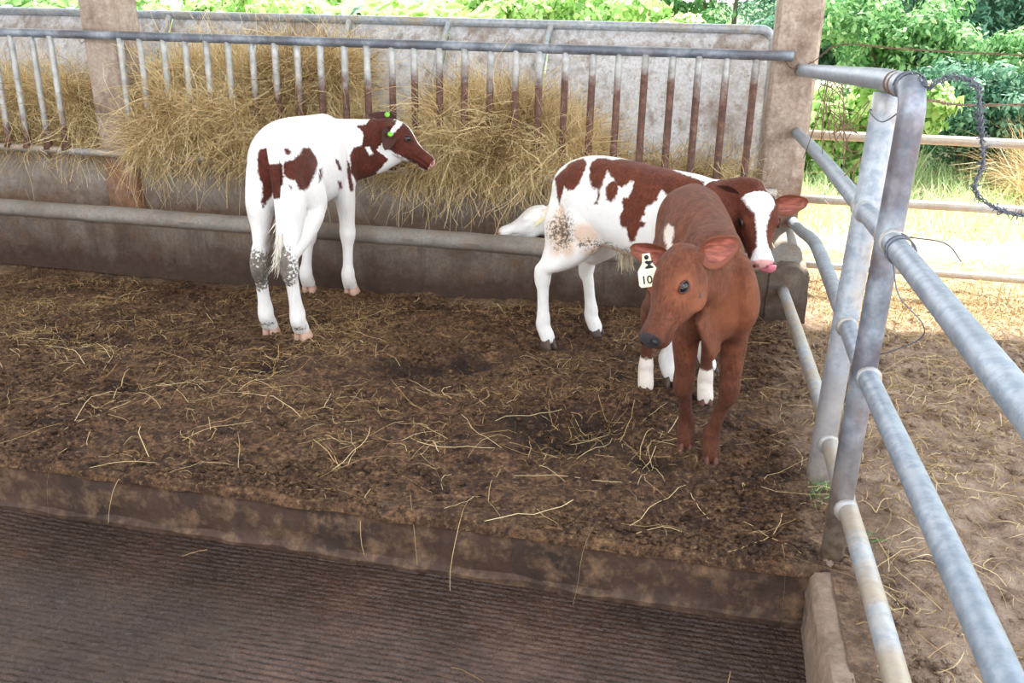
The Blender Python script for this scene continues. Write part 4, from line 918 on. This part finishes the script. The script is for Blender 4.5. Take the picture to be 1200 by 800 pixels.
# ---- the white and chestnut calf walking behind the brown one
def calf_b():
    c = Calf('calf', 'white and chestnut patched calf behind the brown calf, licking its nose', (-.275, 3.74), R(-33.7), .875, 1.0, .03)
    c.torso(TORSO)
    hv = [(-.462, 4.05), (-.649, 3.80), (.075, 3.66), (-.075, 3.48)]; hv = [(x, y, gz(x, y)-.006) for x, y in hv]
    c.hind_leg(1, hv[0], toe=(.9, -.45, 0)); c.hind_leg(-1, hv[1], (.035, 0, 0), toe=(.6, -.6, 0)); c.front_leg(1, hv[2]); c.front_leg(-1, hv[3], toe=(.2, -.9, 0))
    c.head((.19, 3.50, .809), (.195, -.566, -.801), (.292, -.797, .528), .285)
    c.neck([(-.05, 3.58, .70), (.05, 3.56, .72), (.14, 3.555, .755), (.195, 3.52, .76)], [.15, .12, .10, .085], [.085, .075, .068, .058], c.hl)
    c.ops += [((-.20, -.12, .84), (.07, .06, .07), -.016), ((-.20, .12, .84), (.07, .06, .07), -.016), ((-.13, -.13, .60), (.06, .1, .06), -.012)]
    PD = unit((.0, -.96, .28)); CC = (0, 0, .6)
    def coat(s, V, N, h, b, inh):
        f_ = patches(PATCH_B, CC, PD, V, N)
        far = (b[:, 1] > .03) & (V[:, 2] < .75); f_ = np.where(far & ~inh, np.where(V[:, 2] > .50, .03*np.sin(b[:, 0]*14), -.05), f_)
        blaze = np.interp(h[:, 0], [-.05, .05, .2, .36, .55, .72, .85, 1.1], [.16, .205, .195, .10, .06, .075, .13, .2])
        face = (np.abs(h[:, 1]+.01)-blaze)*s.L; face = np.where(h[:, 2] < -.22, np.maximum(face, .02), face); face = np.minimum(face, (.90-h[:, 0]-.3*np.maximum(0, h[:, 2]+.26))*s.L)
        f_ = np.where(inh & (h[:, 0] > .03), face, f_); f_ = np.where((h[:, 0] > -.25) & (h[:, 0] <= .06) & (np.abs(h[:, 1]) < .5) & (np.abs(h[:, 2]) < .6), (np.abs(h[:, 1]+.01)-.17)*s.L, f_); f_ = np.where((b[:, 0] > .40) & (V[:, 2] > .5) & ~inh, np.maximum(f_, .03), f_)
        dirt = np.zeros(len(V)); 
        for cpt, r, k in (((-.34, -.13, .60), (.13, .1, .13), .72), ((-.42, -.1, .52), (.06, .09, .14), .7), ((-.12, -.15, .57), (.2, .1, .06), .55), ((.1, -.15, .56), (.2, .1, .06), .55), ((-.36, -.1, .36), (.07, .06, .10), .55)):
            d = (b-np.array(cpt))/np.array(r); dirt = np.maximum(dirt, k*np.exp(-(d**2).sum(1)))
        nose = np.where(inh, sstep(.90, .96, h[:, 0]), 0)
        pink = np.zeros(len(V))
        for cpt, r in (((-.20, -.14, .62), (.08, .1, .07)), ((-.28, -.14, .54), (.06, .1, .06)), ((-.36, -.12, .70), (.03, .1, .05)), ((.0, -.1, .54), (.3, .12, .05)), ((-.36, -.12, .58), (.12, .1, .16))):
            d = (b-np.array(cpt))/np.array(r); pink = np.maximum(pink, 1.1*np.exp(-(d**2).sum(1)))
        return {'patch': f_, 'dirt': dirt, 'nose': nose, 'pink': pink}
    c.finish(coat, COAT_B); c.add_hooves(HOOF_DARK); c.add_eyes(); c.add_nostrils(NOSTRIL_PINK)
    c.ear(1, (.97, .20, .06), (.11, -.97, -.12), .140, .085, (EAR_C, EAR_IN), (.13, .235, -.14)); c.ear(-1, (-.96, .20, .12), (.1, -.98, .05), .135, .085, (EAR_A, EAR_A))
    W = lambda x, y, z: tuple(c.P(x, y, z)+c.base)
    c.tail([W(-.44, 0, .90), W(-.485, -.01, .87), W(-.51, -.02, .78), W(-.51, -.03, .66), W(-.505, -.035, .52), W(-.50, -.035, .44)], [.024, .022, .018, .015, .013, .012], COAT_B, lambda v: .05, None)
    # tongue curling up over the right nostril of the muzzle
    mb = MB(); q = spline([c.H(.90, .02, -.25), c.H(1.0, .045, -.245), c.H(1.045, .075, -.20), c.H(1.035, .095, -.15), c.H(1.0, .10, -.12)], 14)
    T = np.gradient(q, axis=0); rings = [ering(p, unit(np.cross(t, c.hl)), c.hl, .012*k, .024*k, 12) for p, t, k in zip(q, T, np.linspace(1, .7, 14))]; mb.loft(rings)
    mb.build('tongue', m_plain('tongue_pink', lin(226, 132, 150), .3), c.root)
    n = 240; rg = np.random.default_rng(8); P0 = np.tile(c.P(-.06, 0, .56), (n, 1))+rg.normal(size=(n, 3))*.014; D = np.tile([.1, 0, -1.], (n, 1))+rg.normal(size=(n, 3))*.16
    V, F, T = strand_mesh(strands(P0, D, rg.uniform(.06, .10, n), np.full(n, .005), .1, .1, 5, rg, True), np.clip(rg.normal(size=n)*.2+.15, 0, 1)); o = mesh_obj('navel_tuft', V, F, TUFT, c.root, True, {'tint': T}); o['kind'] = 'stuff'
    return c

# ---- the brown calf in front
def calf_c():
    c = Calf('calf', 'red brown calf with a white ear tag standing in front facing the viewer', (.002, 3.10), R(-78), .845, .86, -.07, .0, .0052)
    c.torso([(x, y, t, b_, w_*(1.02 if x < 0 else .98), e, p) for x, y, t, b_, w_, e, p in TORSO])
    hv = [(.069, 3.34), (-.169, 3.385), (.098, 2.855), (.01, 2.905)]; hv = [(x, y, gz(x, y)-.022) for x, y in hv]
    c.hind_leg(1, hv[0]); c.hind_leg(-1, hv[1], toe=(-.2, -1, 0)); c.front_leg(1, hv[2], (.0, .022, 0), (.1, -1, 0)); c.front_leg(-1, hv[3], (.0, -.012, 0), (.05, -1, 0))
    c.head((-.072, 2.66, .775), (-0.33, -0.571, -0.752), (-0.716, -0.368, 0.593), .300)
    c.neck([(.06, 2.96, .64), (.055, 2.85, .645), (.035, 2.75, .665), (-.03, 2.67, .69)], [.16, .13, .105, .08], [.09, .082, .07, .056], c.hl)
    W_ = lambda p: np.array(p)-c.base
    limb(c.mb, [W_((.015, 2.655, .575)), W_((.035, 2.68, .52)), W_((.055, 2.70, .47)), W_((.067, 2.725, .425)), W_((.07, 2.77, .43))], [.05, .05, .045, .030, .02], [.018, .016, .015, .015, .012], np.array([.25, 1., .2]), 12, 10)
    limb(c.mb, [W_((.05, 2.75, .60)), W_((.06, 2.76, .50)), W_((.068, 2.78, .43))], [.07, .07, .045], [.035, .03, .022], np.array([.25, 1., .2]), 12, 8)
    c.ops += [((-.22, .12, .86), (.07, .06, .07), -.028), ((-.22, -.12, .86), (.07, .06, .07), -.03), ((.22, .13, .88), (.05, .06, .10), -.014), ((.22, -.13, .88), (.05, .06, .10), -.018), ((.40, .14, .62), (.035, .06, .1), -.012), ((.40, -.14, .62), (.035, .06, .1), -.012),
              ((-.05, 0, 1.0), (.4, .03, .08), .012), ((.27, .07, .93), (.09, .035, .10), .014), ((.27, -.07, .93), (.09, .035, .10), .014), ((.10, .13, .84), (.05, .06, .12), -.016), ((.10, -.13, .84), (.05, .06, .12), -.020), ((-.10, .15, .70), (.025, .08, .12), -.006), ((-.02, .15, .70), (.025, .08, .12), -.006)]
    PD = unit((.0, -.96, .28)); CC = (0, 0, .6)
    def coat(s, V, N, h, b, inh):
        bx = b[:, 0]/s.lx
        f_ = np.full(len(V), .06); side = b[:, 1] < 0
        f_ = np.where(inh, f_, patches(PATCH_C, CC, PD, V, N, .06))
        for H, _ in s.hooves[:2]: f_ = np.where((np.linalg.norm((V-H)[:, :2], axis=1) < .12) & (V[:, 2] < .25), V[:, 2]-H[2]-.155, f_)
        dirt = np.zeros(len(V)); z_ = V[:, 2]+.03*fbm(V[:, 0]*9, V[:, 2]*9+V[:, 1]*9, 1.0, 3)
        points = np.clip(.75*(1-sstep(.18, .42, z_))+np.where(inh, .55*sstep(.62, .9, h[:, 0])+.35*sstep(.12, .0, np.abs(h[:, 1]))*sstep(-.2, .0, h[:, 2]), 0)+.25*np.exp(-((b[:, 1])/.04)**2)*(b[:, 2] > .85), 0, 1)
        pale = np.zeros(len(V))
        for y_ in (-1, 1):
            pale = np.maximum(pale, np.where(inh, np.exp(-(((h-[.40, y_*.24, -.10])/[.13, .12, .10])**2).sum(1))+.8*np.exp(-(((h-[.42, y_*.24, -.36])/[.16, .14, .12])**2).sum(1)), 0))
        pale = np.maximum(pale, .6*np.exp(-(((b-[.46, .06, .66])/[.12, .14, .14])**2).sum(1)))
        nose = np.where(inh, sstep(.90, .94, h[:, 0]-.12*np.abs(h[:, 1]))*sstep(-.262, -.235, h[:, 2]+.5*(h[:, 0]-1.0)), 0)
        d = (h-[.36, .26, -.34])/[.026, .09, .026]; dirt = np.maximum(dirt, 1.2*np.exp(-(d**2).sum(1)))
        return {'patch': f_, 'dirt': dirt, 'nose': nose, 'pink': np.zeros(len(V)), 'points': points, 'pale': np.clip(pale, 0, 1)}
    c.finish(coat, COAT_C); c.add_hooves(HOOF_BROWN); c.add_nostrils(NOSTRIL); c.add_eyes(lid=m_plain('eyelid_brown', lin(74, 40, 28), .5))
    c.ear(1, (.87, .23, .36), (.30, -.94, .05), .128, .098, (EAR_C, EAR_IN)); o, b0, d, n, sd_ = c.ear(-1, (-.97, .1, .16), (.05, -.97, -.20), .135, .085, (EAR_C, EAR_IN))
    # ear tag with its printed characters
    p = np.array([-.150, 2.62, .700])-c.base; nn = unit((.12, -.98, .12)); rt = unit(np.cross([0, 0, 1.], nn)*-1)*-1; up = np.cross(nn, rt)
    tl = R(10); rt, up = rt*math.cos(tl)+up*math.sin(tl), up*math.cos(tl)-rt*math.sin(tl)
    out = [(-.011, .058), (.011, .058), (.0145, .03), (.030, .006), (.030, -.036), (.024, -.043), (-.024, -.043), (-.030, -.036), (-.030, .006), (-.0145, .03)]
    mb = MB(); mb.loft([[p+rt*x+up*y+nn*z for x, y in out] for z in (-.0015, .0015)]); t = mb.build('ear_tag', m_plain('tag_plastic', lin(236, 226, 196), .4), c.root, False); t['label'] = 'white plastic ear tag with black characters'
    ink = m_plain('tag_ink', lin(22, 20, 20), .5)
    for txt, size, dx, dy, rot in (('M', .034, .004, .024, -90), ('10', .034, -.006, -.022, 0), ('.', .05, .0, .046, 0)):
        cu = bpy.data.curves.new('tag_text', 'FONT'); cu.body = txt; cu.size = size; cu.align_x = 'CENTER'; cu.align_y = 'CENTER'; cu.extrude = .0004; cu.offset = .0006
        ot = bpy.data.objects.new('tag_text', cu); me = bpy.data.meshes.new_from_object(ot); bpy.data.objects.remove(ot); a = R(rot); Vv = np.array([v.co[:] for v in me.vertices])
        x = Vv[:, 0]*math.cos(a)-Vv[:, 1]*math.sin(a)+dx; y = Vv[:, 0]*math.sin(a)+Vv[:, 1]*math.cos(a)+dy
        mesh_obj('tag_number', p+np.outer(x, rt)+np.outer(y, up)+np.outer(Vv[:, 2]+.0022, nn), [tuple(f.vertices) for f in me.polygons], ink, t, False)
    mb = MB(); q = p+up*.047; mb.tube([q-nn*.012, q+nn*.003], .007, 12); mb.build('tag_stud', ink, t)
    W = lambda x, y, z: tuple(c.P(x, y, z)+c.base)
    c.tail([W(-.44, 0, .90), W(-.49, -.0, .87), W(-.53, -.0, .80), W(-.53, -.0, .66), W(-.53, -.0, .50), W(-.53, -.0, .42)], [.027, .024, .018, .015, .013, .012], COAT_C, lambda v: .05, None)
    return c

# ---- the calf lying in the trough
def calf_d():
    c = Calf('calf', 'white calf lying in the trough with its head resting on the grey lip', (-.34, 4.83), R(180), .80, .95, 0, -.44)
    c.torso([(x, y, t, b_+.03, w_*.96, e, p) for x, y, t, b_, w_, e, p in TORSO])
    c.head((-.863, 4.735, .440), (-.90, -.22, -.37), (-.33, -.10, .93), .275)
    c.neck([(-.55, 4.82, .32), (-.65, 4.80, .335), (-.76, 4.765, .345), (-.85, 4.74, .36)], [.13, .12, .10, .08], [.085, .08, .07, .06], c.hl)
    # folded legs
    for sd_ in (1, -1):
        limb(c.mb, [c.P(.36, sd_*.10, .72), c.P(.42, sd_*.12, .60), c.P(.30, sd_*.13, .56), c.P(.18, sd_*.125, .55), c.P(.12, sd_*.12, .54)], np.array([.08, .055, .038, .03, .03])*.8, np.array([.045, .042, .036, .028, .028])*.8, c.Z, 12, 14)
        limb(c.mb, [c.P(-.34, sd_*.09, .80), c.P(-.2, sd_*.13, .64), c.P(-.30, sd_*.14, .57), c.P(-.42, sd_*.13, .56), c.P(-.28, sd_*.145, .545), c.P(-.18, sd_*.14, .54)], np.array([.13, .10, .05, .036, .03, .03])*.8, np.array([.06, .055, .042, .034, .028, .03])*.8, c.Z, 12, 16)
        c.hooves.append((c.P(.10, sd_*.12, .515), np.array([1., 0, 0]))); c.hooves.append((c.P(-.16, sd_*.14, .515), np.array([-1., 0, 0])))
    def coat(s, V, N, h, b, inh):
        dirt = .55*np.exp(-(((h-[.30, .18, -.26])/[.10, .1, .08])**2).sum(1))
        nose = np.where(inh, sstep(.95, .99, h[:, 0]), 0); pink = np.where(inh, .6*np.exp(-(((h-[.7, .1, -.25])/[.2, .2, .1])**2).sum(1)), 0)
        return {'patch': np.full(len(V), -.08), 'dirt': dirt, 'nose': nose, 'pink': pink}
    c.finish(coat, COAT_D); c.add_hooves(HOOF_PINK); 
    cream = m_plain('ear_cream', lin(232, 222, 190), .7); c.ear(1, (-.62, -.40, -.55), (-.5, -.6, .6), .13, .07, (cream, cream), (-.16, .24, -.06)); c.ear(-1, (.3, .8, .1), (-.6, .1, .7), .12, .075, (cream, cream))
    return c
PATCH_A = [(1, [(-0.198, 0.074), (-0.183, 0.107), (-0.142, 0.121), (-0.122, 0.108), (-0.113, 0.063), (-0.092, 0.037), (-0.097, -0.043), (-0.144, -0.072), (-0.173, -0.109), (-0.191, -0.13), (-0.196, -0.103), (-0.182, -0.056), (-0.197, 0.009)]),
           (1, [(-0.095, 0.037), (-0.083, 0.054), (-0.051, 0.065), (-0.019, 0.089), (-0.01, 0.122), (0.024, 0.129), (0.048, 0.11), (0.057, 0.078), (0.041, 0.018), (0.015, -0.035), (-0.014, -0.065), (-0.034, -0.06), (-0.048, -0.023), (-0.069, -0.021), (-0.088, -0.007)]),
           (1, [(-0.082, 0.107), (-0.064, 0.114), (-0.053, 0.096), (-0.068, 0.081), (-0.083, 0.088)]),
           (1, [(0.061, 0.048), (0.078, 0.061), (0.073, 0.013), (0.056, -0.022)]),
           (1, [(0.143, 0.12), (0.163, 0.118), (0.178, 0.072), (0.16, 0.072)]),
           (1, [(0.15, 0.02), (0.173, 0.024), (0.181, 0.002), (0.157, -0.014)]),
           (1, [(0.214, 0.139), (0.229, 0.129), (0.23, 0.077), (0.239, -0.003), (0.225, -0.015), (0.213, 0.019), (0.208, 0.083)]),
           (1, [(-0.076, -0.043), (-0.057, -0.049), (-0.066, -0.067)]),
           (1, [(0.268, 0.325), (0.334, 0.342), (0.412, 0.341), (0.481, 0.363), (0.47, 0.291), (0.432, 0.246), (0.385, 0.231), (0.377, 0.204), (0.417, 0.202), (0.462, 0.211), (0.469, 0.192), (0.429, 0.156), (0.387, 0.109), (0.312, 0.029), (0.264, 0.019), (0.248, 0.056), (0.227, 0.086), (0.231, 0.173), (0.247, 0.21), (0.298, 0.226), (0.31, 0.268), (0.296, 0.301)]),
           (-1, [(0.314, 0.214), (0.335, 0.222), (0.348, 0.185), (0.331, 0.175)])]
PATCH_B = [(1, [(-0.364, 0.195), (-0.329, 0.228), (-0.313, 0.249), (-0.278, 0.26), (-0.253, 0.266), (-0.236, 0.244), (-0.237, 0.209), (-0.249, 0.176), (-0.262, 0.149), (-0.282, 0.123), (-0.305, 0.123), (-0.319, 0.132), (-0.328, 0.139), (-0.332, 0.115), (-0.341, 0.092), (-0.349, 0.064), (-0.36, 0.099), (-0.37, 0.141), (-0.386, 0.18)]),
           (1, [(-0.22, 0.215), (-0.212, 0.243), (-0.191, 0.262), (-0.157, 0.268), (-0.123, 0.257), (-0.089, 0.266), (-0.054, 0.263), (-0.031, 0.258), (-0.026, 0.273), (0.015, 0.26), (0.097, 0.236), (0.161, 0.197), (0.228, 0.173), (0.26, 0.161), (0.264, 0.122), (0.139, 0.102), (0.111, 0.107), (0.101, 0.124), (0.091, 0.108), (0.085, 0.086), (0.065, 0.064), (0.046, 0.055), (0.041, 0.039), (0.045, 0.025), (0.03, 0.018), (0.026, 0.0), (0.046, -0.007), (0.046, -0.025), (0.028, -0.024), (0.015, -0.041), (0.008, -0.079), (-0.015, -0.081), (-0.029, -0.053), (-0.033, -0.026), (-0.049, -0.032), (-0.062, -0.009), (-0.061, 0.024), (-0.051, 0.04), (-0.056, 0.068), (-0.054, 0.088), (-0.035, 0.093), (-0.031, 0.11), (-0.018, 0.136), (-0.018, 0.162), (-0.03, 0.161), (-0.047, 0.145), (-0.069, 0.133), (-0.088, 0.142), (-0.105, 0.166), (-0.122, 0.188), (-0.139, 0.206), (-0.143, 0.193), (-0.143, 0.175), (-0.152, 0.166), (-0.148, 0.151), (-0.157, 0.137), (-0.16, 0.12), (-0.157, 0.094), (-0.165, 0.063), (-0.179, 0.066), (-0.172, 0.097), (-0.171, 0.129), (-0.188, 0.128), (-0.202, 0.138), (-0.21, 0.162)]),
           (1, [(-0.135, 0.137), (-0.119, 0.157), (-0.102, 0.163), (-0.085, 0.142), (-0.079, 0.119), (-0.088, 0.091), (-0.108, 0.074), (-0.124, 0.08), (-0.132, 0.108)])]
PATCH_C = [(-1, [(-0.14, 0.12), (-0.134, 0.134), (-0.125, 0.145), (-0.1, 0.12), (-0.103, 0.077), (-0.089, 0.019), (-0.11, 0.019)])]

CALVES = [calf_a(), calf_b(), calf_c(), calf_d()]

# ------------------------------------------------------------------ straw litter, clods, small things
def straw():
    rg = np.random.default_rng(11)
    def field(n, x0, x1, y0, y1, dens, L, wd, bend, t0, lift=.25):
        P = np.stack([rg.uniform(x0, x1, n), rg.uniform(y0, y1, n)], -1); P = P[rg.random(n) < dens(P[:, 0], P[:, 1])]; k = len(P)
        ok = ~((P[:, 1] < 2.25) & (P[:, 0] < .45)) & ~((P[:, 1] > 4.46) & (P[:, 1] < 5.1) & (P[:, 0] < .56)); P = P[ok]; k = len(P)
        P3 = np.stack([P[:, 0], P[:, 1], np.zeros(k)], -1); a = rg.uniform(0, 2*np.pi, k); D = np.stack([np.cos(a), np.sin(a), np.zeros(k)], -1)
        S = strands(P3, D, rg.uniform(*L, k), rg.uniform(*wd, k), bend, 0, 7, rg); mid = S.mean(2)
        # lay every strand along the ground, some arching up a little
        hh = ground_h(mid[..., 0], mid[..., 1]); arch = (rg.random(k)**3*lift)[:, None]*np.sin(np.linspace(0, np.pi, 7))[None, :]**1.0*rg.uniform(.2, 1, (k, 1))*.18 + .003
        tilt = np.where(rg.random(k) < .12, rg.uniform(0, .05, k), 0)[:, None]*np.linspace(0, 1, 7)[None, :]
        z = hh+arch+tilt; off = S[..., 2]-mid[..., 2][..., None]; S[..., 2] = z[..., None]+off*.6
        bad = (mid[..., 1] > 4.45).any(1) & (mid[..., 0] < .58).any(1) | ((mid[..., 1] < 2.22) & (mid[..., 0] < .43)).any(1); S = S[~bad]; k = len(S)
        return strand_mesh(S, np.clip(t0+.22*rg.normal(size=k), 0, 1))
    def build(name, label, parts):
        VV, FF, TT, o = [], [], [], 0
        for V, F, T in parts: VV.append(V); FF.append(F+o); TT.append(T); o += len(V)
        ob = mesh_obj(name, np.vstack(VV), np.vstack(FF), STRAW, None, True, {'tint': np.concatenate(TT)}); tag(ob, label, 'straw', kind='stuff')
    cl = lambda x, y: np.clip(.30+1.6*fbm(x, y, 1.8, 3)+.8*fbm(x+4, y, 6, 2), .02, 1)
    band = lambda x, y: cl(x, y)*(.45+1.1*np.exp(-((y-3.75)/.55)**2)+.5*np.exp(-((y-3.35)/.4)**2-((x+.5)/.8)**2))*(.22+.78*sstep(2.5, 3.3, y))
    build('straw', 'thin straw strewn over the trodden muck in the pen', [field(42000, -4.4, .55, 2.26, 4.45, band, (.02, .09), (.0011, .0026), .34, .40, .12), field(3000, -4.4, .6, 2.26, 4.45, band, (.08, .30), (.0014, .0026), .30, .60, .25),
          field(300, -2.6, .45, 2.24, 3.1, lambda x, y: np.full(len(x), .5), (.14, .42), (.0016, .0028), .24, .72, .3)])
    build('straw', 'pale dry straw covering the ground outside the pipe gate', [field(22000, .50, 2.6, 1.2, 6.0, lambda x, y: np.clip(.22+.22*(y-2)+1.2*fbm(x, y, 2, 3), .05, 1), (.02, .12), (.0012, .0028), .34, .58, .2),
          field(2600, .48, 2.6, 1.1, 6.0, lambda x, y: np.clip(.3+.15*(y-2)+1.2*fbm(x+2, y, 2, 3), .1, 1), (.10, .34), (.0015, .0028), .30, .72, .4)])
    build('straw', 'thick straw bank lying along the foot of the three rail fence', [field(6500, .58, 3.2, 4.2, 5.7, lambda x, y: np.exp(-((y-4.9)/.4)**2), (.06, .28), (.002, .004), .3, .62, 1.0)])
    # a few long stems hanging over the curb
    mbv = []
    for i, x in enumerate((-.93, -.80, -.62, -.22, -1.72, .30, -2.0)):
        n = 1; P0 = np.array([[x, 2.30, .03]]); mbv.append(strand_mesh(strands(P0, np.array([[rg.normal()*.4, -1, .35]]), np.array([.22+.12*rg.random()]), np.array([.0019]), .12, .42, 8, rg), np.array([.65])))
    build('straw_stem', 'long straw stems hanging over the edge of the dark curb', mbv)
    mbv = []
    for i in range(16):
        x = rg.uniform(-2.6, .3); y = rg.uniform(1.5, 2.1); mbv.append(strand_mesh(strands(np.array([[x, y, -.172]]), np.array([[rg.normal(), rg.normal(), .0]]), np.array([.06+.1*rg.random()]), np.array([.002]), .12, .0, 7, rg), np.array([.4])))
    build('straw_stem', 'few straw stems lying on the wet grooved floor', mbv)
straw()
def clods():
    rg = np.random.default_rng(12); VV, FF, o = [], [], 0
    bm = bmesh.new(); bmesh.ops.create_icosphere(bm, subdivisions=1, radius=1); base = np.array([v.co[:] for v in bm.verts]); fc = np.array([[v.index for v in f.verts] for f in bm.faces]); bm.free()
    n = 60000; x = rg.uniform(-4.0, 2.0, n); y = 2.24+2.2*rg.random(n)**1.3; sw = x > .52; y[sw] = 1.0+3.4*(y[sw]-2.24)/2.2; keep = rg.random(n) < np.clip(.42+2.0*fbm(x+7, y, 2.2, 3)+.8*fbm(x, y, 8, 2), .03, 1); x, y = x[keep], y[keep]; z = ground_h(x, y); n = len(x)
    r = .0025+.011*rg.random(n)**3.2; V = base[None]*(1+.30*rg.normal(size=(n,)+base.shape))*r[:, None, None]*np.array([1.2, 1, .75])+np.stack([x, y, z+r*.3], -1)[:, None, :]
    VV = [V.reshape(-1, 3)]; FF = [(fc[None]+np.arange(n)[:, None, None]*len(base)).reshape(-1, 3)]
    ob = mesh_obj('dirt_clods', np.vstack(VV), np.vstack(FF), GROUND, None, True); tag(ob, 'crumbs and clods of muck scattered over the pen floor', 'dirt', kind='stuff')
clods()
